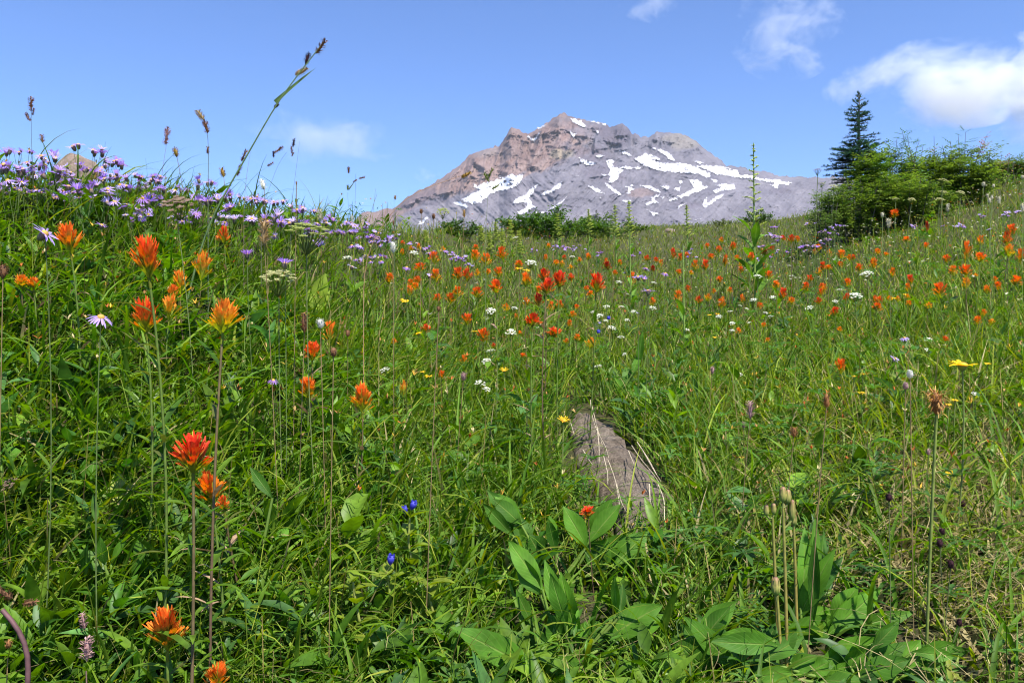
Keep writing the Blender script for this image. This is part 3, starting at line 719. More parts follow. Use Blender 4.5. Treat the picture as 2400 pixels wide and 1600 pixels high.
def head_parts(parent, ck, Hh, Wd, n, r):
    axis = MB().add(tube([(0, 0, -0.01), (0, 0, Hh * 0.3), (0, 0, Hh * 0.6)], [0.0022, 0.0018, 0.001], PB[ck][2] * 0.7, 5))
    for k in range(7):   # yellow green beaks
        axis.add(ribbons(A(0, 0, Hh * (0.2 + 0.05 * k)), k * 2.4, 1.15, -0.2, Hh * 0.5, 0.0012, 3, lambda t: 1 - 0.4 * t, A(0.42, 0.46, 0.05)))
    h = link("flower_head", axis.mesh("flower_head", PETAL), parent)
    for M, g in head_layout(n, r):
        gi = int(round(3 * g)); o = link("bract", bract_mesh(ck, gi, random.randint(0, 2)), h); o.matrix_local = Matrix.Diagonal((Wd * 1.25, Wd * 1.25, Hh, 1)) @ M
    return h
HEADS = {}
def head_mesh(ck, shape, v):
    """joined head of unit height for the farther flowers"""
    k = (ck, v)
    if k not in HEADS:
        r = random.Random(ord(ck[0]) * 13 + len(ck) * 5 + v); mb = MB()
        for i, (M, g) in enumerate(head_layout(40, r)):
            V, Q, C = MB_get(bract_geo(ck, g, True, 3, (i * 7 + v) % 13)); mb.add((V, Q, C), M)
        for j in range(8): mb.add(ribbons(A(0, 0, 0.1 + 0.06 * j), j * 2.4, 1.2, -0.2, 0.5, 0.03, 2, lambda t: 1 - 0.4 * t, A(0.5, 0.46, 0.05)))
        HEADS[k] = mb.mesh("flower_head", PETAL)
    return HEADS[k]
def MB_get(m): return np.concatenate(m.v), np.concatenate(m.q), np.concatenate(m.c)
LEAFS = {}
def small_leaf(kind, v=0):
    """shared leaf mesh of unit length along +x rising"""
    k = (kind, v)
    if k not in LEAFS:
        r = np.random.default_rng(v + 3)
        pr, w, c = {'lance': (lanc, 0.085, mix(G1, G2, r.random())), 'red': (lanc, 0.08, mix(A(0.10, 0.07, 0.03), G2, 0.4)), 'narrow': (lanc, 0.05, mix(BLUEG, G2, r.random())),
                    'oval': (ovate, 0.27, mix(G2, G3, 0.25 + 0.3 * r.random())), 'broad': (ovate, 0.2, mix(G1, G2, 0.8)), 'dry': (lanc, 0.07, A(0.3, 0.2, 0.12))}[kind]
        C = np.linspace(0.85, 1.1, 6)[:, None] * c
        LEAFS[k] = MB().add(ribbons(A(0, 0, 0), 0, r.uniform(0.5, 0.9), r.uniform(0.2, 1.0), 1, w, 5, pr, C[None], fold=0.4)).mesh("leaf", DRY if kind == 'dry' else LEAF)
    return LEAFS[k]
def stem_pts(base, top, bow=None, n=8):
    base, top = np.asarray(base, float), np.asarray(top, float)
    m = (base + top) / 2; m[:2] = m[:2] * 0.75 + (top[:2] * 0.25); L = np.linalg.norm(top - base)
    m = m + (np.array([random.uniform(-1, 1), random.uniform(-1, 1), 0]) * 0.05 * L if bow is None else np.asarray(bow))
    return curve(base, m, top, n)
def dirmat(p, v, roll=0.0, s=1.0):
    q = Vector(v).to_track_quat('Z', 'Y').to_matrix().to_4x4()
    return Matrix.Translation(p) @ q @ Matrix.Rotation(roll, 4, 'Z') @ Matrix.Scale(s, 4)
def add_leaves(t, pts, n, kinds, lo, hi, l0, l1, pairs=False):
    K = len(pts)
    for i in range(n):
        f = lo + (hi - lo) * (i / max(1, n - 1)); p = pts[min(K - 1, int(f * (K - 1)))] * 1.0
        if f * (K - 1) < K - 1:
            a = int(f * (K - 1)); p = pts[a] + (pts[a + 1] - pts[a]) * (f * (K - 1) - a)
        for s in ((0, math.pi) if pairs else (0,)):
            o = link("leaf", small_leaf(random.choice(kinds), random.randint(0, 3)), t)
            az = (i * math.pi / 2 if pairs else i * 2.4) + s + random.uniform(-0.3, 0.3)
            o.matrix_local = rot(az, random.uniform(-0.2, 0.25), p[2], random.uniform(l0, l1), p[0], p[1])
def paintbrush(px, py, w, h, ck, hero=False, label=None, lean=0.0):
    # (px, py) is the middle of the head
    p, d, H = place(px, py + h * 0.52, w, 0.046, 0.16, 0.62 if hero else 0.42)
    Hh = (1.08 if hero else 1.18) * h * d / F; Wd = (1.04 if hero else 1.15) * w * d / F
    base = A(p[0] + lean * 0.1 + random.uniform(-0.02, 0.02), p[1] + random.uniform(-0.02, 0.04), 0); base[2] = float(T(base[0], base[1])) - 0.01
    t = empty("paintbrush_flower", base)
    loc = p - base
    pts = stem_pts(A(0, 0, 0), loc, n=9)
    sc = A(0.11, 0.06, 0.04) if random.random() < 0.4 else A(0.09, 0.13, 0.025)
    sr = 0.0019 if hero else max(0.0011, 0.00038 * d)
    link("stem", MB().add(tube(pts, np.linspace(sr * 1.1, sr * 0.85, 9), np.linspace(0, 1, 9)[:, None] * A(0.02, 0.04, 0) + sc, 6)).mesh("stem", STEM), t)
    v = pts[-1] - pts[-2]; v = v / np.linalg.norm(v)
    if hero:
        n = 50 if h / w > 0.9 else 40
        hd = head_parts(t, ck, Hh, Wd, n, random.Random(int(px)))
        hd.matrix_local = dirmat(loc, v)
        add_leaves(t, pts, 18, ['lance', 'red', 'lance', 'lance', 'dry'], 0.12, 0.92, 0.034, 0.064)
    else:
        shape = 'tall' if h / w > 1.45 else 'squat' if h / w < 0.8 else 'mid'
        hd = link("flower_head", head_mesh(ck, shape, random.randint(0, 1)), t)
        hd.matrix_local = dirmat(loc, v) @ Matrix.Diagonal((Wd * 1.25, Wd * 1.25, Hh, 1)) @ Matrix.Rotation(random.uniform(0, 6), 4, 'Z')
        if d < 4.5: add_leaves(t, pts, 5, ['lance', 'red', 'narrow'], 0.35, 0.95, 0.025, 0.045)
    size = "large" if w > 55 else "small" if w < 18 else ""
    look = (size + " " + LOOKS[ck] + " paintbrush").strip()
    if label: tag(t, label, "wildflower", "paintbrush flowers in the meadow")
    else: auto(t, look, px, py, "wildflower", "paintbrush flowers in the meadow")
    return t
S = 2.93625
def cr(ox, oy): return lambda x, y: (ox + x / S, oy + y / S)
cA, cC, cD, cE, cG, cH, cR = cr(0, 300), cr(800, 480), cr(1600, 180), cr(0, 700), cr(800, 1066), cr(1600, 1066), cr(1600, 600)
cLL = cr(0, 1066)
def pbl(f, rows, hero=False):
    for r_ in rows:
        x, y, w, h, ck = r_[:5]; px, py = f(x, y); paintbrush(px, py, w / S, h / S, ck, hero, r_[5] if len(r_) > 5 else None)
pbl(cA, [(490, 760, 160, 230, 'o', "bright orange paintbrush beside a nodding lavender aster at left"), (1030, 890, 235, 310, 'ro', "largest red orange paintbrush, topmost of the left clump"),
         (1385, 945, 130, 230, 'oy', "orange paintbrush with green lower bracts, right side of the left clump"), (1240, 1060, 115, 190, 'oy', "orange yellow paintbrush behind the middle of the left clump"),
         (1185, 1130, 90, 130, 'o', "small orange paintbrush tucked between two larger ones in the left clump"), (1010, 1290, 200, 250, 'ro', "red orange paintbrush straight below the largest one"),
         (1160, 1230, 110, 220, 'oy', "yellowish paintbrush touching the lower red orange one in the left clump"), (1530, 1310, 240, 240, 'oy', "broad orange paintbrush with yellow green base, lower right of the left clump"),
         (150, 1060, 100, 95, 'oy', "squat orange and yellow paintbrush near the left edge"), (235, 1070, 90, 85, 'o', "squat orange paintbrush touching its twin near the left edge"), (1545, 740, 95, 140, 'ro', "lone red orange paintbrush under the purple asters")], True)
pbl(cE, [(2150, 365, 145, 140, 'ro', "round red orange paintbrush crossed by a pale stalk"), (2265, 220, 55, 180, 'o', "narrow orange paintbrush spike beside a brown seed head"), (2120, 615, 130, 170, 'o', "orange paintbrush on a thin bare stem right of the dark stalk"),
         (1330, 1070, 290, 290, 'r', "large crimson paintbrush in the lower left foreground"), (1460, 1300, 230, 240, 'o', "orange paintbrush just below the large crimson one"), (1545, 1400, 90, 120, 'ro', "little red orange side head under the orange foreground paintbrush")], True)
pbl(cLL, [(1150, 1200, 280, 310, 'o', "orange paintbrush nearest the camera at lower left"), (1500, 1520, 180, 200, 'o', "orange paintbrush cut by the bottom edge of the picture")], True)
pbl(cC, [(145, 1325, 155, 220, 'o', "orange paintbrush with ragged bracts left of centre"), (1400, 485, 95, 105, 'r', "back left head of the dense red paintbrush trio"), (1500, 515, 112, 130, 'r', "right head of the dense red paintbrush trio"),
         (1410, 565, 125, 120, 'r', "front head of the dense red paintbrush trio"), (1750, 535, 112, 150, 'r', "oval red paintbrush standing alone on a dark stem"), (1315, 795, 135, 95, 'r', "broad flat red paintbrush below the trio"), (1065, 565, 112, 100, 'ro', "wide red orange paintbrush left of the trio")], True)
pbl(cC, [(330, 510, 75, 75, 'o'), (545, 430, 75, 60, 'ro'), (640, 365, 70, 85, 'ro'), (655, 490, 75, 95, 'o'), (915, 350, 75, 75, 'o'), (995, 380, 75, 90, 'o'), (1110, 340, 82, 95, 'ro'), (1225, 410, 62, 55, 'ro'), (800, 480, 80, 95, 'ro'), (870, 485, 70, 105, 'r'),
         (1085, 465, 65, 75, 'ro'), (1270, 520, 85, 105, 'o'), (935, 605, 75, 80, 'ro'), (800, 600, 70, 75, 'o'), (750, 645, 65, 75, 'ro'), (665, 640, 55, 55, 'ro'), (1360, 655, 75, 90, 'dr'), (1440, 700, 45, 72, 'o'), (1135, 710, 55, 62, 'oy'), (865, 790, 80, 85, 'ro'),
         (1465, 880, 95, 75, 'r'), (580, 850, 60, 60, 'r'), (980, 900, 80, 95, 'ro'), (1595, 755, 50, 48, 'o'), (1570, 820, 40, 58, 'o'), (1205, 770, 32, 45, 'o'), (1225, 880, 32, 30, 'o'), (1550, 940, 40, 42, 'o'), (1620, 915, 50, 52, 'o'), (1710, 955, 75, 82, 'oy'), (1050, 970, 32, 38, 'r'),
         (1250, 1035, 40, 34, 'ro'), (845, 1065, 50, 65, 'o'), (365, 940, 40, 42, 'o'), (690, 1170, 50, 60, 'ro'), (425, 1270, 55, 115, 'oy'), (2105, 370, 40, 48, 'r'), (2165, 380, 36, 38, 'r'), (2145, 440, 40, 45, 'dr'), (1700, 360, 45, 52, 'o'), (1830, 420, 58, 60, 'dr'), (1995, 510, 48, 95, 'o'),
         (2325, 465, 42, 45, 'ro'), (2280, 340, 40, 80, 'r'), (2330, 365, 36, 60, 'ro'), (1480, 400, 50, 40, 'o'), (1580, 430, 44, 36, 'oy'), (1920, 400, 36, 44, 'o'), (420, 265, 36, 36, 'r'), (535, 290, 32, 48, 'o'), (700, 310, 44, 44, 'oy'), (1880, 470, 36, 40, 'ro'), (2200, 400, 34, 44, 'o'), (1640, 380, 34, 38, 'o')])
pbl(cD, [(1460, 945, 60, 60, 'ro'), (1540, 1120, 55, 40, 'ro'), (1680, 1035, 35, 75, 'dr'), (2255, 1060, 62, 85, 'ro'), (2235, 1120, 70, 110, 'ro'), (2240, 1200, 78, 90, 'oy'), (2320, 1235, 60, 100, 'o'), (2050, 1130, 52, 70, 'o'), (1945, 1210, 62, 150, 'o'), (1950, 1340, 76, 95, 'ro'), (1950, 1425, 64, 90, 'oy'),
         (2045, 1245, 80, 70, 'ro'), (1865, 1335, 60, 70, 'o'), (1775, 1470, 86, 105, 'ro'), (2285, 1405, 76, 70, 'ro'), (1090, 1225, 60, 66, 'o'), (1340, 1205, 46, 44, 'o'), (1400, 1222, 42, 30, 'o'), (1310, 1290, 56, 80, 'o'), (1440, 1350, 50, 70, 'o'), (935, 1340, 50, 56, 'oy'), (1005, 1312, 50, 38, 'ro'),
         (935, 1178, 46, 50, 'o'), (690, 1112, 36, 40, 'r'), (748, 1120, 48, 64, 'r'), (790, 1118, 36, 46, 'ro'), (610, 1182, 42, 40, 'r'), (565, 1208, 46, 50, 'ro'), (470, 1242, 50, 66, 'ro'), (270, 1125, 36, 40, 'o'), (250, 1190, 42, 50, 'ro'), (345, 1170, 50, 64, 'ro'), (375, 1250, 42, 44, 'o'), (195, 1238, 46, 42, 'ro'),
         (155, 1298, 56, 76, 'r'), (170, 1165, 36, 40, 'ro'), (255, 1397, 46, 46, 'ro'), (325, 1470, 36, 44, 'o'), (275, 1532, 32, 40, 'o'), (415, 1530, 36, 66, 'o'), (1550, 1450, 40, 58, 'o'), (290, 1270, 44, 90, 'o'), (30, 1230, 40, 50, 'ro'), (60, 1350, 36, 36, 'oy')])
pbl(cR, [(1355, 308, 50, 58, 'ro'), (1425, 295, 46, 42, 'oy'), (1480, 298, 40, 44, 'oy'), (1545, 280, 40, 36, 'oy'), (1553, 326, 42, 40, 'o'), (385, 516, 42, 46, 'o'), (560, 476, 42, 34, 'o'), (585, 576, 36, 28, 'o'), (1085, 505, 40, 38, 'o'), (1805, 571, 46, 40, 'r'), (1090, 762, 76, 112, 'ro'), (750, 311, 56, 54, 'o'), (210, 245, 30, 40, 'o')])
_r = random.Random(31)
for i in range(70):   # smaller heads filling the middle and right bands
    u, v = (_r.uniform(930, 1950), _r.uniform(575, 720)) if i < 46 else (_r.uniform(1900, 2395), _r.uniform(560, 760))
    w_ = _r.uniform(12, 20) * (0.75 + 0.35 * (v - 560) / 160); paintbrush(u, v, w_, w_ * _r.uniform(0.9, 1.5), _r.choice(['o', 'o', 'ro', 'ro', 'oy', 'r']))
pbl(cG, [(1700, 395, 100, 75, 'r', "red paintbrush head half hidden in leaves at the foot of the rock slab")])

# ------------------------------------------------------------------ asters
LAV = [A(0.36, 0.23, 0.64), A(0.46, 0.33, 0.72), A(0.36, 0.20, 0.55), A(0.55, 0.46, 0.78)]
ASTERS = {}
def aster_mesh(v, closed):
    """unit head: (cup and disc), (ray petals); faces +z, 1 across"""
    k = (v, closed)
    if k not in ASTERS:
        r = np.random.default_rng(v * 7 + closed)
        cup = MB().add(lathe([(0.03, -0.34), (0.10, -0.28), (0.14, -0.12), (0.13, 0.0)], [A(0.12, 0.13, 0.05), A(0.12, 0.13, 0.05), A(0.14, 0.10, 0.08), A(0.2, 0.14, 0.1)], 8)).add(lathe([(0.135, -0.01), (0.12, 0.05), (0.06, 0.09), (0.005, 0.095)], A(0.5, 0.3, 0.06), 8))
        n = int(r.integers(13, 19)); az = np.arange(n) * 2 * np.pi / n + r.uniform(-0.12, 0.12, n)
        e0 = {0: 0.25, 1: 0.85, 2: 1.15, 3: -0.35}[closed] + r.uniform(-0.2, 0.2, n)
        P = np.stack([0.11 * np.cos(az), 0.11 * np.sin(az), r.uniform(-0.01, 0.01, n)], -1)
        C = LAV[v % 4][None] * r.uniform(0.85, 1.2, n)[:, None]
        rays = MB().add(ribbons(P, az, e0, r.uniform(0.0, 0.7, n), 0.40 * r.uniform(0.85, 1.1, n), 0.036, 4, lambda t: np.clip(0.5 + 1.1 * np.sqrt(t) - 1.35 * t ** 5, 0.15, 1), np.clip(C, 0, 0.9), roll=r.uniform(-0.3, 0.3, n)))
        ASTERS[k] = (cup.mesh("flower_head", STEM), rays.mesh("ray_petals", PETAL))
    return ASTERS[k]
def aster_head(t, loc, v, size, var, closed):
    cup, rays = aster_mesh(var, closed)
    h = link("flower_head", cup, t); h.matrix_local = dirmat(loc, v, random.uniform(0, 6), size)
    r_ = link("ray_petals", rays, h); r_["kind"] = "stuff"
def aster_plant(px, py, w, n=1, spread=40, look="lavender aster", tilt=None, closed=None, label=None, Hr=(0.15, 0.5), head=0.036, leaves=4, yspread=0.5):
    p, d, H = place(px, py, w, head, *Hr)
    size = w * d / F
    base = A(p[0] + random.uniform(-0.02, 0.02), p[1] + random.uniform(-0.01, 0.03), 0); base[2] = float(T(base[0], base[1])) - 0.01
    t = empty("aster_plant", base); loc = p - base
    L = np.linalg.norm(loc); fork = loc * 0.55 + A(random.uniform(-1, 1), random.uniform(-1, 1), 0) * 0.03 * L
    mb = MB(); sr = max(0.0008, 0.0003 * d); sc = A(0.09, 0.13, 0.035)
    main = stem_pts(A(0, 0, 0), loc if n == 1 else fork, n=7); mb.add(tube(main, np.linspace(sr * 1.3, sr, 7), sc, 5))
    for i in range(n):
        if n == 1: q = loc
        else: q = loc + A(random.uniform(-1, 1) * spread * d / F, random.uniform(-0.6, 0.6) * spread * d / F, random.uniform(-1, 0.4) * spread * yspread * d / F)
        if n > 1: br = curve(fork, fork * 0.5 + q * 0.5 + A(0, 0, -0.01), q, 5); mb.add(tube(br, sr * 0.7, sc, 4)); v = br[-1] - br[-2]
        else: v = main[-1] - main[-2]
        v = v / (np.linalg.norm(v) + 1e-9) + (A(random.uniform(-0.4, 0.4), random.uniform(-0.55, 0.25), 0) if tilt is None else np.asarray(tilt))
        cl = closed if closed is not None else random.choice([0, 0, 0, 1, 1, 2, 3])
        aster_head(t, q, v, size * (1 if n == 1 else random.uniform(0.8, 1.1)), random.randint(0, 3), cl)
    link("stem", mb.mesh("stem", STEM), t)
    if leaves: add_leaves(t, main, leaves, ['narrow', 'narrow', 'lance'], 0.2, 0.95, 0.03, 0.055)
    if label: tag(t, label, "wildflower", "purple asters")
    else: auto(t, look, px, py, "wildflower", "purple asters")
    return t
for (x, y, w, n, s) in [(40, 140, 90, 3, 60), (535, 120, 105, 2, 40), (655, 150, 90, 4, 45), (330, 185, 110, 4, 75), (765, 225, 90, 6, 80), (350, 285, 140, 3, 70), (470, 385, 140, 2, 60), (60, 360, 110, 2, 60), (175, 372, 100, 2, 40), (985, 490, 125, 2, 50), (950, 335, 70, 3, 40), (1075, 345, 85, 4, 60),
                        (1390, 372, 100, 4, 60), (1440, 495, 110, 4, 70), (915, 530, 70, 1, 0), (1575, 450, 95, 5, 70), (1780, 505, 90, 4, 60), (1690, 620, 105, 4, 70), (1870, 610, 105, 4, 70), (2000, 650, 110, 4, 70), (1920, 500, 80, 4, 60), (2040, 545, 80, 5, 60), (2120, 560, 75, 4, 60), (2180, 640, 80, 4, 70),
                        (2280, 620, 70, 4, 70), (2330, 690, 70, 4, 60), (1600, 540, 100, 3, 50), (800, 480, 95, 3, 80), (690, 425, 100, 3, 70), (860, 390, 90, 4, 60), (30, 260, 110, 4, 60), (150, 285, 100, 4, 60), (250, 240, 90, 3, 60), (1130, 420, 90, 3, 60), (820, 320, 90, 4, 60), (640, 380, 90, 3, 60), (1500, 590, 80, 3, 60), (2100, 690, 85, 3, 70), (190, 150, 60, 4, 50), (1290, 420, 60, 3, 50), (780, 470, 80, 2, 40)]:
    aster_plant(*cA(x, y), w / S, n, s / S, "lavender ridge aster", Hr=(0.08, 0.2))
_r = random.Random(8)
for i in range(54):   # the thick of the ridge asters
    u = _r.uniform(0, 900); yy = np.interp(u, [0, 100, 250, 300, 400, 600, 900], [395, 380, 385, 430, 440, 470, 545]) + _r.uniform(-12, 80)
    aster_plant(u, yy, _r.uniform(18, 31) * (1 - 0.3 * u / 900), _r.randint(3, 6), 24, "lavender ridge aster", Hr=(0.08, 0.2), leaves=2)
for (x, y, w, n, s) in [(60, 170, 60, 5, 60), (150, 140, 50, 8, 70), (180, 200, 50, 8, 80), (250, 230, 50, 7, 70), (80, 280, 70, 3, 60), (290, 265, 48, 5, 40), (350, 210, 46, 5, 60), (480, 270, 40, 5, 50), (570, 290, 40, 6, 50), (620, 330, 45, 3, 40), (740, 330, 40, 4, 30), (790, 355, 42, 6, 50), (830, 370, 42, 6, 50), (870, 415, 40, 3, 30),
                        (1500, 290, 30, 7, 45), (1560, 285, 30, 7, 50), (1640, 290, 30, 8, 55), (1330, 310, 30, 3, 30), (1770, 330, 34, 4, 40), (2030, 340, 30, 4, 40)]:
    aster_plant(*cC(x, y), w / S, n, s / S, "small lavender aster", Hr=(0.1, 0.3), leaves=2)
for (x, y, w, n, s) in [(600, 1085, 36, 6, 50), (645, 1110, 40, 5, 45), (640, 1030, 34, 4, 40), (1000, 1060, 36, 6, 60), (1045, 1035, 34, 6, 60), (930, 1150, 40, 6, 50), (860, 1170, 40, 7, 60), (985, 1115, 36, 5, 40), (690, 1190, 36, 4, 50), (580, 1150, 36, 4, 50), (890, 1000, 34, 4, 50), (2270, 935, 40, 6, 60), (2060, 945, 36, 3, 50), (1570, 1010, 40, 3, 40), (1960, 1020, 40, 4, 50), (1840, 1010, 34, 3, 50), (2200, 940, 34, 4, 50), (600, 1250, 36, 4, 60), (2110, 1050, 40, 1, 0), (100, 1210, 36, 3, 60), (40, 1190, 34, 3, 40), (520, 1260, 34, 3, 40)]:
    aster_plant(*cD(x, y), w / S, n, s / S, "pale lavender aster", Hr=(0.12, 0.42), leaves=2)
aster_plant(*cA(310, 725), 68, 1, tilt=(0.9, 0.1, -0.1), closed=0, label="drooping lavender aster seen from the side, left of an orange paintbrush", Hr=(0.2, 0.6))
aster_plant(*cA(1700, 868), 38, 1, tilt=(0, -0.1, 0), closed=1, label="cup shaped pale aster alone on the grass, left of its pair")
aster_plant(*cA(1960, 930), 44, 1, tilt=(0.1, -0.1, 0), closed=1, label="cup shaped pale aster alone on the grass, right of its pair")
aster_plant(*cA(700, 668), 32, 1, tilt=(0.3, -0.1, 0), closed=0, label="small white lavender aster in dark leaves under the left ridge")
aster_plant(*cA(695, 1300), 64, 1, tilt=(0.35, -0.35, 0), closed=3, label="fading aster with big orange disc and drooping rays")
aster_plant(*cE(1880, 560), 30, 1, tilt=(0.05, -0.25, 0), closed=3, label="white rayed aster with tall orange disc beside a dark stalk")
for (x, y, w, l) in [(450, 430, 70, "pale blue aster opening upward in the grass left of centre"), (605, 490, 55, "small violet aster half hidden behind a paintbrush"), (75, 425, 75, "white lavender aster under the purple cluster"), (2040, 495, 90, "violet aster seen edge on, left of a nearby twin"), (2085, 510, 60, "violet aster seen edge on, right of a nearby twin"),
                     (2110, 592, 105, "tilted violet aster below the edge on pair"), (2100, 435, 62, "pale violet aster beside a dark red paintbrush"), (2230, 470, 62, "flat violet aster near a small corn lily")]:
    aster_plant(*cC(x, y), w / S, 1, label=l)
aster_plant(*cR(1460, 705), 26, 1, tilt=(0.5, -0.6, 0), closed=0, label="lavender aster with orange disc facing the camera at right")
aster_plant(*cR(1525, 562), 24, 1, tilt=(-0.4, -0.3, 0), closed=3, label="small tilted white aster above the right lavender one")
# ------------------------------------------------------------------ white umbels, yellow daisies, gentians, bistorts
UMB = {}
def umbel_mesh(v, c):
    k = (v, c)
    if k not in UMB:
        r = np.random.default_rng(v + 60); mb = MB(); n = 15
        cc = {'white': A(0.66, 0.67, 0.56), 'green': A(0.26, 0.3, 0.08), 'dusky': A(0.24, 0.17, 0.12), 'cream': A(0.42, 0.42, 0.19)}[c]
        for i in range(n):
            rr = 0.46 * math.sqrt(i / n); a = i * 2.4; x, y = rr * math.cos(a), rr * math.sin(a); z = 0.20 * (1 - (rr / 0.5) ** 2) + r.uniform(-0.03, 0.03)
            mb.add(tube(curve(A(0, 0, -0.45), A(x * 0.6, y * 0.6, -0.15), A(x, y, z), 4), 0.012, A(0.16, 0.2, 0.05), 3))
            m = 7; P = A(x, y, z) + np.stack([r.uniform(-0.07, 0.07, m), r.uniform(-0.07, 0.07, m), r.uniform(0, 0.04, m)], -1)
            for q in range(4): mb.add(ribbons(P, q * 1.57 + r.uniform(0, 1, m), 0.35, 0.2, 0.07, 0.03, 2, ovate, np.clip(cc * r.uniform(0.8, 1.15), 0, 0.85)))
        UMB[k] = mb.mesh("umbel", PETAL)
    return UMB[k]
def umbel(px, py, w, look, c='white', label=None, name="white_umbel_flower", real=0.05, Hr=(0.14, 0.34), tilt=(0, 0)):
    p, d, H = place(px, py, w, real, *Hr)
    base = A(p[0] + random.uniform(-0.03, 0.03), p[1] + random.uniform(0, 0.03), 0); base[2] = float(T(base[0], base[1])) - 0.01
    t = empty(name, base); loc = p - base; sz = w * d / F
    pts = stem_pts(A(0, 0, 0), loc - A(0, 0, 0.42 * sz), n=7)
    link("stem", MB().add(tube(pts, max(0.001, 0.0004 * d), A(0.13, 0.16, 0.05), 5)).mesh("stem", STEM), t)
    o = link("umbel", umbel_mesh(random.randint(0, 2), c), t); v = pts[-1] - pts[-2]; v = v / np.linalg.norm(v) + A(random.uniform(-0.15, 0.15) + tilt[0], random.uniform(-0.6, -0.2) + tilt[1], 0)
    o.matrix_local = dirmat(loc, v, random.uniform(0, 6), sz)
    if d < 4: add_leaves(t, pts, 3, ['narrow'], 0.1, 0.6, 0.03, 0.06)
    if label: tag(t, label, "wildflower", look + "s")
    else: auto(t, look, px, py, "wildflower", look + "s")
for f, rows in ((cC, [(1305, 405, 85), (40, 370, 70), (500, 335, 62), (1030, 735, 80), (1190, 715, 50), (1165, 880, 78), (1030, 1010, 70), (1000, 1080, 75), (955, 1232, 80), (1000, 1272, 60), (300, 1140, 70), (1825, 705, 52), (1930, 705, 44), (2140, 715, 60), (1775, 770, 66), (1860, 850, 60), (1910, 535, 46), (1965, 795, 42), (1925, 915, 50), (1770, 1115, 60), (2150, 540, 44), (1975, 620, 40), (1590, 360, 40), (1200, 230, 44), (1270, 665, 40), (1950, 1030, 36), (1820, 800, 40), (2010, 735, 36), (1730, 740, 34)]),
                (cR, [(1270, 130, 90), (1190, 280, 90), (875, 360, 62), (625, 290, 52), (490, 305, 52), (395, 345, 34), (440, 365, 34), (325, 385, 42), (250, 420, 50), (570, 395, 42), (605, 420, 46), (340, 465, 42), (25, 510, 42), (340, 515, 38), (1690, 580, 62), (1690, 655, 62), (390, 815, 46), (520, 145, 66), (750, 140, 34), (1080, 235, 42), (1050, 315, 42), (2010, 950, 44), (460, 460, 28), (735, 70, 34)])):
    for x, y, w in rows: umbel(*f(x, y), w / S, "flat white umbel flower")
umbel(*cA(1920, 1050), 92, "seeding umbel", 'cream', "broad cream green umbel going to seed beside the dark stalk", "seed_umbel", 0.075, (0.2, 0.6), (0.15, 0))
umbel(*cA(2110, 740), 110, "seeding umbel", 'green', "flat reddish green umbel on the thick dark stalk", "seed_umbel", 0.085, (0.2, 0.75))
umbel(*cA(1220, 540), 80, "seeding umbel", 'dusky', "blurred dusky umbel rising above the left paintbrush clump", "seed_umbel", 0.07, (0.2, 0.75))
umbel(*cD(930, 650), 24, "seeding umbel", 'dusky', "tall grey umbel against the sky left of the conifer", "seed_umbel", 0.05, (0.3, 0.9))
umbel(*cC(700, 55), 36, "seeding umbel", 'green', "pale green branching umbel in front of the lower mountain", "seed_umbel", 0.06, (0.3, 0.8))
umbel(*cE(60, 1290), 50, "seeding umbel", 'dusky', "small reddish brown umbel at the left edge foreground", "seed_umbel", 0.05, (0.1, 0.5))
for x, y, w in [(1790, 720, 80), (1790, 800, 70), (1575, 850, 60), (1465, 845, 46), (1765, 850, 70), (1040, 760, 60), (1090, 830, 50), (1910, 800, 60), (960, 740, 50)]:
    umbel(*cD(x, y), w / S, "pale cream green umbel", 'cream', None, "cream_umbel_flower", 0.09, (0.4, 1.0))

DAISY = {}
def daisy_mesh(spiky):
    if spiky not in DAISY:
        r = np.random.default_rng(5)
        n = 13 if not spiky else 15; az = np.arange(n) * 2 * np.pi / n + r.uniform(-0.1, 0.1, n)
        cup = MB().add(lathe([(0.03, -0.22), (0.13, -0.15), (0.17, 0.0)], A(0.16, 0.2, 0.04), 10)).add(lathe([(0.18, -0.01), (0.16, 0.06), (0.08, 0.1), (0.005, 0.11)], A(0.62, 0.30, 0.02), 10))
        P = np.stack([0.13 * np.cos(az), 0.13 * np.sin(az), 0 * az], -1)
        C = A(0.86, 0.56, 0.015)[None] * r.uniform(0.85, 1.1, n)[:, None]
        rays = MB().add(ribbons(P, az, r.uniform(0.0, 0.5, n) + (0.3 if spiky else 0), r.uniform(-0.2, 0.4, n), 0.38, 0.032 if spiky else 0.075, 5, lambda t: np.clip(0.6 + t - 1.35 * t ** 5, 0.2, 1), C, fold=0.15))
        DAISY[spiky] = (cup.mesh("flower_head", STEM), rays.mesh("ray_petals", PETAL))
    return DAISY[spiky]
def daisy(px, py, w, label=None, tilt=(0, -0.2, 0), spiky=False, real=0.045, Hr=(0.15, 0.5)):
    p, d, H = place(px, py, w, real, *Hr)
    base = A(p[0] + random.uniform(-0.02, 0.02), p[1] + 0.02, 0); base[2] = float(T(base[0], base[1])) - 0.01
    t = empty("yellow_daisy", base); loc = p - base; sz = w * d / F
    pts = stem_pts(A(0, 0, 0), loc - A(0, 0, 0.2 * sz), n=8)
    link("stem", MB().add(tube(pts, max(0.0016, 0.0004 * d), A(0.16, 0.2, 0.05), 6)).mesh("stem", STEM), t)
    cup, rays = daisy_mesh(spiky)
    h = link("flower_head", cup, t); h.matrix_local = dirmat(loc, A(0, 0, 1) + np.asarray(tilt), random.uniform(0, 6), sz)
    o = link("ray_petals", rays, h); o["kind"] = "stuff"
    add_leaves(t, pts, 4, ['lance', 'broad'], 0.1, 0.7, 0.03, 0.06)
    if label: tag(t, label, "wildflower", "yellow daisies")
    else: auto(t, "small yellow daisy", px, py, "wildflower", "yellow daisies")
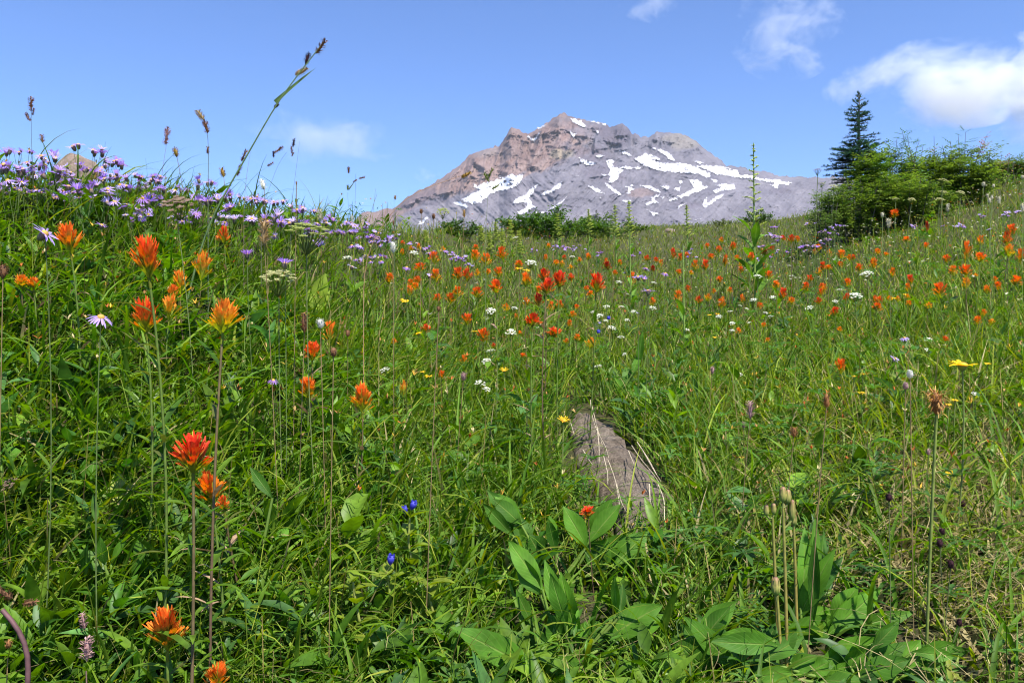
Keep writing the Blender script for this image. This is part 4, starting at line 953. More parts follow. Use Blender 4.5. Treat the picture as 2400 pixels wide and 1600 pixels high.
daisy(*cR(1925, 750), 66, "large golden yellow daisy seen from the side at right", (0.05, -0.08, 0), False, 0.055)
daisy(*cC(1530, 1485), 34, "spiky yellow daisy at the top left corner of the rock slab", (0.1, -0.35, 0), True, 0.032)
daisy(*cC(1120, 1140), 26, "spiky lime yellow daisy low in the grass above the rock slab", (0, -0.3, 0), True, 0.032)
daisy(*cC(530, 885), 26, "yellow daisy leaning against a red paintbrush left of centre", (-0.3, -0.1, 0))
daisy(*cC(920, 872), 18, "half closed yellow daisy seen edge on below the wide paintbrush", (0, 0, 0))
daisy(*cC(435, 662), 22, "ragged yellow daisy alone in the grass left of centre", (0.2, -0.4, 0))
daisy(*cC(1225, 440), 20, "yellow daisy below a flat white umbel, left of two"); daisy(*cC(1275, 452), 20, "yellow daisy below a flat white umbel, right of two")
for x, y, w in [(1240, 812, 42), (1180, 826, 32), (1230, 942, 56), (1875, 992, 50), (1830, 1022, 48), (185, 406, 36), (240, 398, 36), (222, 560, 36), (1450, 290, 50), (1530, 265, 44)]: daisy(*cR(x, y), w / S)
for x, y, w in [(600, 1180, 60), (560, 1150, 40), (1420, 655, 26)]: daisy(*cC(x, y), w / S)
daisy(*cR(2100, 740), 16, "half opened orange yellow daisy bud right of the large one"); daisy(*cH(1845, 130), 26, "orange yellow daisy bud on the pale bent stem", (-0.3, -0.3, 0), True, 0.03, (0.1, 0.5))

def leaf_obj(t, Apt, B, w, c=None, nrm=None, bow=0.25, fold=0.25, K=10, name="leaf", mat=None, petiole=None, pr=None):
    """a broad leaf from A to B (local points), five vertices across, paler midrib"""
    Apt, B = np.asarray(Apt, float), np.asarray(B, float)
    L = np.linalg.norm(B - Apt); ax = (B - Apt) / L
    n = A(0.1, -0.75, 0.75) if nrm is None else np.asarray(nrm, float)
    n = n - ax * n.dot(ax); n /= np.linalg.norm(n) + 1e-9
    s = np.cross(ax, n)
    pts = curve(Apt, (Apt + B) / 2 + n * bow * L * 0.5, B, K + 1)
    t_ = np.linspace(0, 1, K + 1)
    prof = (pr or (lambda q: np.clip(np.sin(np.pi * (0.03 + 0.97 * q) ** 1.12) ** 1.05, 0.03, 1)))(t_) * w / 2
    wav = 0.06 * np.sin(t_ * 9 + random.uniform(0, 6)) * w
    c = mix(G1, G2, random.uniform(0.5, 1.0)) if c is None else np.asarray(c)
    rows = []; cols = []
    for k, (off, up) in enumerate([(-1, 1), (-0.5, 0.4), (0, 0), (0.5, 0.4), (1, 1)]):
        rows.append(pts + s * (prof * off)[:, None] + n * (prof * fold * up + wav * off)[:, None])
        cols.append(np.broadcast_to(c * (1.12 if off == 0 else 1.0), (K + 1, 3)))
    V = np.stack(rows, 1).reshape(-1, 3); C = np.stack(cols, 1).reshape(-1, 3)
    b = (np.arange(K)[:, None] * 5 + np.arange(4)[None]).ravel(); Q = np.stack([b, b + 1, b + 6, b + 5], -1)
    mb = MB().add((V, Q, C))
    if petiole is not None:
        pp = curve(petiole, (np.asarray(petiole) + Apt) / 2 + A(0, 0, -0.01), Apt + (B - Apt) * 0.03, 4)
        mb.add(tube(pp, [0.0035, 0.003, 0.0028, 0.0022], c * 1.3, 5))
    me = mb.mesh(name, mat or BROAD)
    uv = np.zeros((len(me.vertices), 2), np.float32); uv[:5 * (K + 1), 0] = np.repeat(t_, 5); uv[:5 * (K + 1), 1] = np.tile([-1, -0.5, 0, 0.5, 1], K + 1)
    li = np.zeros(len(me.loops), np.int32); me.loops.foreach_get("vertex_index", li)
    me.uv_layers.new(name="leaf").data.foreach_set("uv", uv[li].ravel())
    return link(name, me, t)
def rosette(f, crown, rows, label, cat="plant", name="broad_leaved_plant", c=None, dy=0.06):
    cx, cy = f(*crown); g = ground_at(cx, cy); t = empty(name, g); tag(t, label, cat, "broad leaved plants")
    d0 = g[1]
    if f in (cG, cH):   # the clumps are thick: a second, lower leaf beside each
        rows = list(rows) + [(b[0] + random.uniform(-40, 40), b[1] + random.uniform(0, 40), b[2] + random.uniform(-90, 90), b[3] + random.uniform(10, 110), b[4] * random.uniform(0.75, 1.0), random.random()) for b in rows]
    for r_ in rows:
        bx, by, tx, ty, w = r_[:5]
        if f is cH: bx, by = bx - 0.35 * (tx - bx), min(1620, by - 0.35 * (ty - by))
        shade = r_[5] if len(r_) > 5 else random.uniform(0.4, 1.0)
        da = d0 + random.uniform(-0.01, 0.02); b = at(*f(bx, by), da)
        gz = float(T(b[0], b[1])) + 0.015
        if b[2] < gz: b[2] = gz
        tip = at(*f(tx, ty), da + (r_[6] if len(r_) > 6 else random.uniform(-0.5, 0.7) * dy))
        tip[2] = max(tip[2], float(T(tip[0], tip[1])) + 0.02)
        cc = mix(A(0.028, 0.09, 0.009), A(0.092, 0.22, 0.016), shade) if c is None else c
        leaf_obj(t, b - g, tip - g, w / S * da / F * (1.02 if f is cH else 1.08), cc * random.uniform(0.9, 1.15), A(random.uniform(-0.5, 0.5), -1.0, random.uniform(0.2, 0.9)), random.uniform(-0.05, 0.3), random.uniform(0.1, 0.4), petiole=A(random.uniform(-0.01, 0.01), random.uniform(-0.01, 0.01), 0))
    return t
rosette(cG, (1560, 1420), [(1640, 1370, 1510, 800, 130, 1.0), (1540, 1150, 1400, 720, 110, 0.9), (1390, 930, 1150, 585, 140, 1.0), (1800, 1280, 2210, 1030, 190, 0.7), (1510, 1350, 1480, 1080, 190, 0.8), (1510, 1360, 1190, 1220, 120, 0.8), (1330, 1200, 1200, 920, 75, 0.5), (1700, 1250, 1650, 1160, 110, 0.7), (1900, 1100, 1880, 820, 60, 0.6)], "broad green leaves of the middle foreground plant with one upright leaf")
rosette(cG, (1480, 900), [(1240, 480, 1050, 260, 115, 0.9), (1200, 520, 1005, 240, 110, 0.3), (1260, 640, 1235, 420, 130, 0.4), (1690, 640, 1525, 350, 130, 0.8), (1720, 600, 1860, 300, 140, 0.7), (1700, 780, 1830, 575, 180, 0.7), (1780, 720, 1960, 550, 120, 0.6), (1870, 760, 2110, 520, 140, 0.7), (1480, 650, 1430, 410, 80, 0.9), (1380, 720, 1290, 550, 160, 0.1)], "broad leaved plant growing at the foot of the rock slab")
rosette(cG, (1350, 1600), [(1400, 1560, 750, 1180, 180, 0.6, -0.05), (1700, 1560, 1390, 1450, 140, 0.6), (1000, 1620, 980, 1500, 140, 0.8)], "long arching leaf plant at the bottom edge below the gentians")
rosette(cH, (150, 1600), [(160, 1190, 370, 1000, 150, 0.8), (330, 1568, 90, 1090, 175, 0.05), (170, 1568, -10, 1150, 130, 0.4), (540, 1270, 230, 1255, 150, 0.8), (-60, 1540, -300, 1440, 150, 0.8), (10, 1500, 60, 1330, 120, 0.7), (300, 1420, 430, 1280, 130, 0.7), (430, 1568, 330, 1420, 140, 0.5)], "dark broad leaved plant at the bottom centre right of the arching leaf")
rosette(cH, (880, 1300), [(840, 900, 910, 440, 130, 0.8), (850, 1020, 1050, 640, 135, 1.0), (1070, 1100, 1210, 900, 150, 1.0), (1060, 1280, 1370, 910, 175, 0.9), (740, 1350, 1090, 1180, 180, 0.7), (870, 1360, 1040, 1200, 150, 1.0), (1180, 1280, 1600, 1170, 120, 0.6), (900, 980, 970, 500, 90, 0.3)], "upright pale broad leaved plant right of the bud stalks")
rosette(cH, (1250, 1600), [(1000, 1500, 1370, 1260, 210, 0.9), (1280, 1460, 1550, 1280, 130, 0.5), (1300, 1568, 1500, 1340, 175, 1.0), (1480, 1480, 1640, 1270, 150, 1.0), (1400, 1575, 1990, 1450, 190, 0.3), (530, 1568, 640, 1150, 170, 0.05), (740, 1480, 930, 1380, 130, 0.8), (540, 1560, 770, 1490, 110, 0.9), (1640, 1360, 1880, 1290, 130, 0.8), (1100, 1540, 1260, 1500, 70, 1.0), (1150, 1420, 1350, 1310, 160, 0.8), (1600, 1568, 1800, 1430, 150, 0.6), (900, 1575, 1010, 1420, 160, 0.7), (1000, 1590, 1180, 1470, 130, 0.9), (1700, 1490, 1860, 1390, 120, 0.9), (1350, 1260, 1490, 1130, 120, 0.7), (650, 1330, 790, 1200, 140, 0.5)], "big broad leaved plant filling the bottom right foreground")
rosette(cC, (1860, 1370), [(1870, 1330, 1830, 1190, 90, 0.4), (1940, 1320, 1880, 1170, 80, 0.5), (1960, 1350, 2095, 1200, 90, 0.8), (1980, 1260, 1960, 1110, 70, 0.6), (1900, 1370, 1960, 1190, 80, 0.4), (2000, 1170, 2060, 1020, 50, 0.7), (2050, 1110, 2075, 870, 50, 0.7)], "tall broad leaved clump just above the rock slab", c=None, dy=0.1)
rosette(cC, (80, 1250), [(30, 1130, 220, 1100, 90, 0.9), (20, 1060, 130, 1000, 80, 0.8), (100, 1180, 230, 1120, 70, 0.8), (40, 1170, -80, 1100, 80, 0.5)], "blue green leafy clump left of centre near a ragged orange paintbrush", c=BLUEG * 1.4)
rosette(cA, (2170, 1340), [(2160, 1280, 2240, 1000, 110, 1.0), (2180, 1290, 2270, 1120, 70, 1.0), (2150, 1250, 2130, 1110, 70, 0.9)], "bright yellow green leaves beside a small orange paintbrush", c=A(0.2, 0.28, 0.03))
rosette(cA, (440, 640), [(430, 590, 130, 520, 60, 0.5), (440, 580, 370, 480, 50, 0.5), (445, 570, 440, 440, 50, 0.7), (460, 580, 540, 480, 50, 0.6), (450, 590, 580, 520, 45, 0.6), (430, 560, 400, 450, 45, 0.6), (460, 560, 500, 450, 45, 0.6)], "dark leafy tuft below the tan boulder")
rosette(cLL, (840, 520), [(850, 425, 800, 100, 110, 1.0)], "single pale yellow leaf hanging left of the large red paintbrush", c=A(0.36, 0.40, 0.10))
rosette(cLL, (1000, 420), [(1000, 330, 930, 150, 170, 0.1), (1010, 330, 1080, 180, 110, 0.1)], "dark broad leaf behind the pale yellow leaf at left", c=G1)
rosette(cLL, (830, 1150), [(790, 1130, 950, 820, 130, 0.6), (760, 750, 900, 545, 60, 0.9), (800, 1150, 950, 1040, 90, 0.9), (690, 1400, 870, 1260, 90, 0.7), (880, 900, 1030, 640, 80, 0.6), (590, 880, 610, 600, 90, 0.3), (900, 1500, 990, 1440, 120, 0.8), (720, 760, 690, 560, 70, 0.5)], "lance leaved plant behind the lowest left paintbrush")
rosette(cLL, (1700, 880), [(1640, 830, 1700, 660, 80, 0.8), (1870, 620, 1990, 500, 70, 0.9), (1880, 300, 1720, 80, 70, 0.3), (1760, 800, 1780, 700, 60, 0.9), (1880, 950, 1920, 800, 60, 0.8)], "slender lance leaved plant right of the orange foreground paintbrush")
rosette(cE, (60, 1480), [(0, 1100, 150, 1050, 110, 0.8), (20, 1430, 80, 1200, 90, 0.4), (250, 1320, 360, 1245, 70, 1.0), (230, 1250, 130, 1150, 110, 0.5), (570, 1250, 600, 1090, 60, 0.9), (640, 1260, 650, 1100, 80, 0.5), (480, 1000, 450, 870, 70, 0.7)], "leafy plant at the left edge beside the thick slanting stalk")
rosette(cR, (1220, 1290), [(1200, 1260, 1135, 1110, 60, 0.9), (1230, 1250, 1260, 1130, 60, 0.7), (1530, 1280, 1545, 1090, 60, 0.8), (1500, 1260, 1490, 1200, 60, 0.4)], "blue green leaf pair in the right middle meadow", c=BLUEG * 1.5)
rosette(cR, (2090, 960), [(2080, 900, 2060, 760, 60, 0.8), (2100, 900, 2180, 800, 60, 0.7), (2070, 890, 1980, 870, 50, 0.7), (2110, 880, 2120, 740, 60, 0.9)], "small green corn lily shoot right of the large yellow daisy")

# lobed strawberry like leaves at lower left
def lobed_leaf(px, py, w, label):
    g = ground_at(px, py + 20, 0.0); d = g[1]; p = at(px, py, d); t = empty("lobed_leaf_plant", g); tag(t, label, "plant", "lobed leaf plants")
    loc = p - g; loc[2] = max(loc[2], 0.04)
    link("petiole", MB().add(tube(stem_pts(A(0, 0, 0), loc, n=5), 0.0012, A(0.14, 0.2, 0.05), 5)).mesh("petiole", STEM), t)
    n = 9; az = np.linspace(-2.2, 2.2, n); r_ = w * d / F * 0.55
    M = dirmat(loc, A(random.uniform(-0.3, 0.3), -0.7, 0.8), random.uniform(0, 6))
    geo = ribbons(np.zeros((n, 3)), az, 0.12, 0.3, r_ * (0.75 + 0.25 * np.cos(az)), r_ * 0.27, 4, lambda q: np.clip(np.sin(np.pi * np.clip(q, 0, 1) ** 1.7) ** 0.7, 0.05, 1), mix(G2, G3, 0.3) * 1.0, fold=0.12)
    o = link("leaf_blade", MB().add(geo).mesh("leaf_blade", LEAF), t); o.matrix_local = M
lobed_leaf(*cLL(200, 620), 46, "pale lobed leaf at left below the small brown umbel"); lobed_leaf(*cLL(350, 1340), 56, "lobed leaf at the lower left near the closed pink bud")
lobed_leaf(*cLL(290, 990), 50, "crinkled lobed leaf at the left edge above the pink bud"); lobed_leaf(*cE(100, 1130), 60, "fan shaped lobed leaf cut by the left edge"); lobed_leaf(*cLL(110, 1500), 56, "lobed leaf in the bottom left corner")

# gentians
def gentian(f, pts, heads, label, nl=6, ll=(0.03, 0.045)):
    P = [f(*q) for q in pts]; g = ground_at(P[0][0], P[0][1]); d = g[1]
    w = [at(*q, d + 0.0) for q in P]; t = empty("gentian_plant", A(w[0][0], w[0][1], float(T(w[0][0], w[0][1])) - 0.01)); o0 = np.array(t.location)
    pl = np.array([o0] + w[1:]) - o0
    xs = np.linspace(0, 1, len(pl)); tt = np.linspace(0, 1, 12); pl = np.stack([np.interp(tt, xs, pl[:, i]) for i in range(3)], -1)
    link("stem", MB().add(tube(pl, np.linspace(0.0026, 0.002, 12), A(0.2, 0.22, 0.05), 6)).mesh("stem", STEM), t)
    add_leaves(t, pl, nl, ['oval'], 0.3, 1.0, *ll, pairs=True)
    for (hx, hy, hw, lean) in heads:
        c = at(*f(hx, hy), d) - o0; s = hw / S * d / F
        rz = [(0.1, -0.6), (0.3, -0.3), (0.42, 0.0), (0.46, 0.3), (0.40, 0.55), (0.25, 0.7)]
        fl = MB().add(lathe(rz, [A(0.12, 0.1, 0.2), A(0.06, 0.05, 0.3), A(0.05, 0.05, 0.42), A(0.08, 0.08, 0.5), A(0.16, 0.16, 0.62), A(0.1, 0.1, 0.5)], 9))
        fl.add(ribbons(np.stack([0.4 * np.cos(np.arange(5) * 1.257), 0.4 * np.sin(np.arange(5) * 1.257), np.full(5, 0.5)], -1), np.arange(5) * 1.257, 1.3, -0.3, 0.35, 0.2, 3, ovate, A(0.09, 0.09, 0.55)))
        o = link("bell_flower", fl.mesh("bell_flower", PETAL), t); o.matrix_local = dirmat(c, A(lean, -0.1, 1), 0, s)
    tag(t, label, "wildflower", "blue gentians")
gentian(cG, [(560, 1100), (530, 860), (490, 750), (460, 600), (472, 430)], [(440, 380, 40, -0.3), (492, 350, 50, 0.4)], "deep blue gentian pair topping a leafy stem", 5)
gentian(cG, [(370, 1300), (350, 1050), (325, 900), (322, 820)], [(340, 725, 56, 0.1)], "single blue gentian lower left of the taller pair", 4)
gentian(cG, [(690, 1350), (650, 1150), (610, 1000), (600, 900)], [], "leafy gentian stem without flower right of the blue ones", 5, (0.035, 0.048))
gentian(cG, [(200, 1420), (120, 1120), (90, 960), (80, 870)], [], "leafy gentian shoot at the left of the gentian group", 4, (0.032, 0.045))
gentian(cG, [(240, 1540), (230, 1380), (210, 1300)], [], "short round leaved gentian shoot low under the group", 3, (0.035, 0.05))
gentian(cC, [(1845, 960), (1842, 860), (1840, 800)], [(1840, 785, 26, 0)], "tiny deep blue gentian among white umbels, upper one", 2, (0.02, 0.03)); gentian(cC, [(1775, 1050), (1772, 950), (1770, 895)], [(1770, 878, 26, 0)], "tiny deep blue gentian among white umbels, lower one", 2, (0.02, 0.03))

# bistort and seed heads: an oval head of little scales on a stem
SPIKE = {}
def spike_mesh(c, ratio, v):
    k = (c, ratio, v)
    if k not in SPIKE:
        r = np.random.default_rng(v + 9); cc = {'cream': A(0.62, 0.58, 0.42), 'white': A(0.78, 0.76, 0.66), 'brown': A(0.24, 0.12, 0.06), 'rust': A(0.34, 0.16, 0.06), 'tan': A(0.42, 0.30, 0.15), 'dark': A(0.055, 0.02, 0.025), 'pink': A(0.42, 0.26, 0.24), 'gold': A(0.36, 0.22, 0.05), 'green': A(0.2, 0.24, 0.06)}[c]
        mb = MB().add(lathe([(0.02, -0.5), (0.22 * ratio, -0.3), (0.28 * ratio, 0.0), (0.22 * ratio, 0.3), (0.02, 0.43)], cc * 0.7, 8))
        n = 95; z = r.uniform(-0.48, 0.46, n); rr = 0.28 * ratio * np.sqrt(np.clip(1 - (z / 0.52) ** 2, 0, 1)); az = r.uniform(0, 6.28, n)
        P = np.stack([rr * np.cos(az), rr * np.sin(az), z], -1)
        mb.add(ribbons(P, az, r.uniform(0.2, 1.1, n), 0.3, 0.22, 0.042, 2, ovate, np.clip(cc[None] * r.uniform(0.6, 1.4, n)[:, None], 0, 0.85)))
        SPIKE[k] = mb.mesh("seed_spike", DRY)
    return SPIKE[k]
def seed_head(px, py, w, h, c, label=None, look=None, name="seeding_stalk", real=0.014, Hr=(0.15, 0.5), tilt=(0, 0), stemc=A(0.2, 0.14, 0.06), grp="seed heads", sr=0.0008, base_px=None):
    p, d, H = place(px, py, w, real, *Hr)
    if base_px is not None: b = at(base_px, py, d); base = A(b[0], d, 0)
    else: base = A(p[0] + random.uniform(-0.03, 0.03) - tilt[0] * 0.1, p[1] + random.uniform(0, 0.03), 0)
    base[2] = float(T(base[0], base[1])) - 0.01
    t = empty(name, base); loc = p - base; sh = h * d / F
    v = A(tilt[0], tilt[1], 1.0); v /= np.linalg.norm(v)
    bot = loc - v * sh * 0.45
    pts = curve(A(0, 0, 0), bot * A(0.5, 0.5, 0.6), bot, 8)
    link("stem", MB().add(tube(pts, max(sr, 0.0003 * d), stemc, 5)).mesh("stem", STEM), t)
    ratio = round(min(1.3, max(0.3, w / h)) * 5) / 5
    o = link("seed_spike", spike_mesh(c, ratio, random.randint(0, 2)), t); o.matrix_local = dirmat(loc, v, random.uniform(0, 6), sh)
    if label: tag(t, label, "seed head", grp)
    else: auto(t, look, px, py, "seed head", grp)
    return t
for x, y, w, h, c, l in [(465, 1060, 55, 130, 'pink', "pinkish brown seed spike on a bent stalk right of the rock slab"), (420, 1160, 45, 45, 'pink', "small pink seed knob just below the pinkish brown spike"), (990, 990, 75, 110, 'rust', "rusty oval seed head left of the shaggy brown one"), (765, 1210, 58, 80, 'rust', "rusty seed head low in leaves between two pink ones"),
                         (1565, 812, 75, 60, 'white', "fuzzy white seed head under a lavender aster"), (1535, 892, 62, 55, 'pink', "fuzzy pinkish seed head under the white one"), (205, 785, 40, 52, 'pink', "small pink seed head at the right middle in grass"), (1690, 1345, 50, 50, 'pink', "pale pink seed head beside the thick arnica stem")]:
    seed_head(*cR(x, y), w / S, h / S, c, l, real=0.016)
for x, y, w, h, c, l in [(1820, 720, 80, 190, 'tan', "long tan seed spike below the purple ridge"), (2095, 1340, 75, 150, 'brown', "brown drooping seed spike left of the narrow orange paintbrush"), (2205, 1345, 80, 70, 'white', "white woolly seed head beside the narrow orange paintbrush"), (2295, 1540, 100, 70, 'brown', "flat brown seed head beside the round red orange paintbrush"), (20, 985, 90, 110, 'brown', "brown round seed head cut by the left edge"),
                         (1210, 170, 38, 70, 'gold', "golden oval seed head against the sky left of the slanting sedge"), (1532, 305, 36, 70, 'gold', "smaller golden seed head beside the slanting sedge"), (1810, 390, 48, 80, 'white', "white bistort head standing over the purple ridge"), (2200, 600, 36, 90, 'cream', "cream seed spike at the right end of the purple ridge"), (650, 340, 40, 110, 'gold', "golden seed spike in front of the tan boulder"), (2040, 380, 18, 26, 'gold', "tiny golden bud against the sky right of the white bistort")]:
    seed_head(*cA(x, y), w / S, h / S, c, l, real=0.02, Hr=(0.1, 0.62), tilt=(-0.25 if x in (1210, 1532, 1810) else 0, 0))
for x, y, w, h, c, l in [(550, 45, 36, 36, 'brown', "dark purple seed knob in front of the mountain foot"), (635, 80, 40, 40, 'brown', "brown seed knob right of the purple one at the mountain foot"), (845, 60, 30, 60, 'gold', "narrow golden seed spike in front of the grey slope"), (360, 125, 16, 36, 'brown', "tiny brown seed spike over the left end of the mountain"), (75, 100, 24, 55, 'white', "white spike above the dense purple aster cluster"), (355, 290, 62, 84, 'white', "fluffy white bistort at the edge of the purple asters"), (45, 885, 55, 50, 'brown', "dull brown seed head in the left middle grass"), (840, 1180, 60, 60, 'pink', "brownish pink seed umbel above the ragged orange paintbrush"), (670, 715, 90, 40, 'brown', "flat brown seed cluster under the middle paintbrushes")]:
    seed_head(*cC(x, y), w / S, h / S, c, l, real=0.02, Hr=(0.15, 0.7))
for x, y, w, h in [(1418, 1005, 46, 66), (1375, 950, 36, 34), (2070, 740, 34, 36), (2140, 750, 24, 26), (2098, 820, 26, 32), (2128, 830, 28, 34), (2112, 852, 30, 40), (2178, 848, 36, 52), (2338, 900, 34, 60), (2340, 690, 34, 28), (1825, 900, 20, 60)]:
    seed_head(*cD(x, y), w / S, h / S, 'cream', None, "cream oval bistort head", "bistort_flower", real=0.022, Hr=(0.2, 0.6), grp="cream bistort heads", stemc=A(0.16, 0.2, 0.06))
for x, y, w in [(1420, 290, 75), (930, 310, 30), (1785, 525, 66), (1770, 605, 70), (1845, 750, 76), (1930, 335, 58), (1905, 1150, 68), (1695, 545, 30), (2250, 1420, 44)]:
    seed_head(*cH(x, y), w / S, w / S * 0.85, 'dark', None, "dark purple rush head", "rush_head", real=0.017, Hr=(0.06, 0.3), grp="dark rush heads", stemc=A(0.12, 0.14, 0.05))
# shaggy brown arnica gone to seed
t = seed_head(*cR(1745, 1010), 48, 58, 'rust', "shaggy brown orange seed head on a thick green stem", real=0.03, Hr=(0.2, 0.5), tilt=(-0.08, -0.1), stemc=A(0.16, 0.2, 0.04), sr=0.0023)
r9 = np.random.default_rng(4); sh = [c for c in t.children if c.name.startswith("seed_spike")][0]
az9 = r9.uniform(0, 6.3, 90); link("dry_bristles", MB().add(ribbons(np.stack([0.3 * np.cos(az9), 0.3 * np.sin(az9), r9.uniform(-0.4, 0.5, 90)], -1), az9, r9.uniform(-0.6, 1.2, 90), r9.uniform(0, 1.5, 90), 0.35, 0.02, 3, lambda q: 1 - 0.6 * q, pick(A(0.3, 0.13, 0.03), A(0.5, 0.3, 0.1), 90))).mesh("dry_bristles", DRY), sh)["kind"] = "stuff"

# bud stalks lower right
def bud_stalk(pts, buds, label):
    d = ground_at(*cH(*pts[0]))[1]; w = [at(*cH(*q), d) for q in pts]; w[0][2] = float(T(w[0][0], d)) - 0.01
    o0 = np.array(w[0]); t = empty("bud_stalk", o0); pl = np.array(w) - o0; xs = np.linspace(0, 1, len(pl)); tt = np.linspace(0, 1, 10)
    pl = np.stack([np.interp(tt, xs, pl[:, i]) for i in range(3)], -1)
    link("stem", MB().add(tube(pl, np.linspace(0.0028, 0.002, 10), np.linspace(0, 1, 10)[:, None] * A(-0.05, 0.02, 0) + A(0.24, 0.17, 0.04), 6)).mesh("stem", STEM), t)
    for bx, by, bw, bh, lean in buds:
        c = at(*cH(bx, by), d) - o0; s = bh / S * d / F; k = bw / bh
        b = MB().add(lathe([(0.1 * k, -0.5), (0.4 * k, -0.3), (0.46 * k, 0.0), (0.34 * k, 0.3), (0.2 * k, 0.45), (0.03, 0.5)], [A(0.16, 0.2, 0.04), A(0.2, 0.25, 0.05), A(0.26, 0.24, 0.06), A(0.27, 0.19, 0.07), A(0.28, 0.15, 0.09), A(0.12, 0.06, 0.05)], 8))
        b.add(ribbons(np.stack([0.4 * k * np.cos(np.arange(6) * 1.05), 0.4 * k * np.sin(np.arange(6) * 1.05), np.full(6, -0.3)], -1), np.arange(6) * 1.05, 1.5, -0.2, 0.8, 0.12 * k, 3, lanc, A(0.24, 0.22, 0.06)))
        near = pl[int(np.argmin(np.linalg.norm(pl - (c - A(0, 0, s)), axis=1)))]
        b.add(tube((curve(near, (near + c) / 2 + A(0.0, 0, -0.01), c - A(0, 0, s * 0.4), 5) - c) / s, 0.0016 / s, A(0.18, 0.2, 0.05), 5))
        o = link("bud", b.mesh("bud", STEM), t); o.matrix_local = Matrix.Translation(c) @ Matrix.Scale(s, 4)
    tag(t, label, "bud stalk", "bud stalks")
bud_stalk([(715, 1600), (715, 1200), (705, 800), (690, 360)], [(690, 270, 60, 110, 0), (725, 285, 55, 100, 0.1), (755, 380, 50, 150, 0.1)], "tallest brown green stalk of upright buds at lower right")
bud_stalk([(690, 1600), (668, 1250), (650, 960)], [(640, 900, 75, 130, 0)], "shorter stalk with one closed bud beside the tallest bud stalk")
bud_stalk([(660, 1400), (640, 900), (618, 430)], [(625, 370, 46, 80, 0), (577, 380, 44, 80, -0.1)], "thin stalk with two small pink tipped buds left of the tallest")
bud_stalk([(790, 1300), (775, 800), (765, 500)], [(765, 445, 50, 80, 0)], "green stalk with one fat bud right of the tallest")
# ------------------------------------------------------------------ sedges and grass stalks against the sky
def stalk(path, d, label, r0=0.0016, spikes=(), c=A(0.09, 0.12, 0.06), cat="sedge stalk", name="sedge_stalk", base_py=None, r1=0.4, leaves=(), dtop=None):
    """path in photo pixels from the ground up; spikes: (x, y, w, h, angle deg from vertical, colour)"""
    d2 = d if dtop is None else dtop
    w = [at(x, y, d + (d2 - d) * i / max(1, len(path) - 1)) for i, (x, y) in enumerate(path)]
    b = w[0].copy(); b[2] = float(T(b[0], b[1])) - 0.01
    if w[0][2] - b[2] > 0.03: w = [b] + w
    else: w[0] = b
    o0 = np.array(w[0]); t = empty(name, o0); pl = np.array(w) - o0
    cl = np.concatenate([[0], np.cumsum(np.linalg.norm(np.diff(pl, axis=0), axis=1))]); tt = np.linspace(0, cl[-1], 22)
    sm = np.stack([np.interp(tt, cl, pl[:, i]) for i in range(3)], -1)
    for _ in range(3): sm[1:-1] = (sm[:-2] + 2 * sm[1:-1] + sm[2:]) / 4
    link("stem", MB().add(tube(sm, np.linspace(r0, r0 * r1, 22), c, 6)).mesh("stem", STEM), t)
    for x, y, sw, sh_, ang, cc in spikes:
        p = at(x, y, d2) - o0; s = sh_ * d2 / F; a = math.radians(ang)
        ratio = round(max(0.2, sw / sh_) * 10) / 10
        o = link("seed_spike", spike_mesh(cc, ratio, random.randint(0, 2)), t); o.matrix_local = dirmat(p, A(math.sin(a), 0, math.cos(a)), random.uniform(0, 6), s)
    for (x0, y0, x1, y1, lw) in leaves:
        a_, b_ = at(x0, y0, d2) - o0, at(x1, y1, d2) - o0
        leaf_obj(t, a_, b_, lw * d2 / F, c * 1.2, A(0.6, -0.5, 0.6), 0.08, 0.3, pr=lambda q: np.clip((1 - q ** 1.5), 0.05, 1))
    tag(t, label, cat, "stalks against the sky")
K = 2400 / 2352
def k(*p): return [(x * K, y * K) for x, y in p]
stalk(k((415, 735), (455, 585), (490, 490), (560, 370), (640, 230), (690, 165), (745, 95)), 2.0, "tall slanting green sedge crossing the blue sky at left", 0.0030,
      [(752, 110, 13, 40, 35, 'brown'), (720, 138, 12, 28, 20, 'dark'), (706, 168, 18, 34, 60, 'tan'), (648, 248, 12, 16, 50, 'dark')], A(0.075, 0.125, 0.04), leaves=[(645, 240, 742, 158, 10)], r1=0.4, dtop=2.1)
stalk(k((478, 470), (478, 420), (479, 350), (480, 300), (468, 270)), 2.0, "sedge with drooping tan spike on the sky left of the slanting sedge", 0.0014, [(470, 270, 12, 30, -35, 'tan'), (483, 298, 12, 30, -15, 'brown'), (487, 352, 7, 18, 0, 'brown')])
stalk(k((76, 390), (72, 330), (72, 235)), 2.2, "thin grass stalk with slim seed head at the far left", 0.0009, [(73, 245, 5, 34, 0, 'brown'), (66, 275, 4, 22, -30, 'brown'), (78, 262, 4, 18, 10, 'brown')])
stalk(k((103, 380), (100, 330)), 2.2, "short feathery grass right of the far left stalk", 0.0008, [(99, 325, 6, 22, -10, 'brown')])
stalk(k((370, 410), (378, 360), (387, 300)), 2.4, "very fine reddish grass tip on the sky left of centre", 0.0008, [(390, 320, 4, 40, 10, 'pink')], A(0.2, 0.14, 0.12))
stalk(k((560, 480), (565, 410), (575, 350)), 2.3, "wiry reddish grass leaning along the slanting sedge", 0.0008, [(572, 365, 5, 30, 25, 'brown'), (560, 400, 4, 28, 20, 'brown')], A(0.2, 0.13, 0.12))
stalk(k((600, 480), (620, 430), (640, 370), (658, 350)), 2.4, "forked grass panicle on the sky, left of two", 0.0008, [(652, 352, 5, 26, 55, 'brown'), (641, 362, 5, 16, 0, 'dark'), (634, 385, 4, 18, 60, 'brown')], A(0.12, 0.12, 0.1))
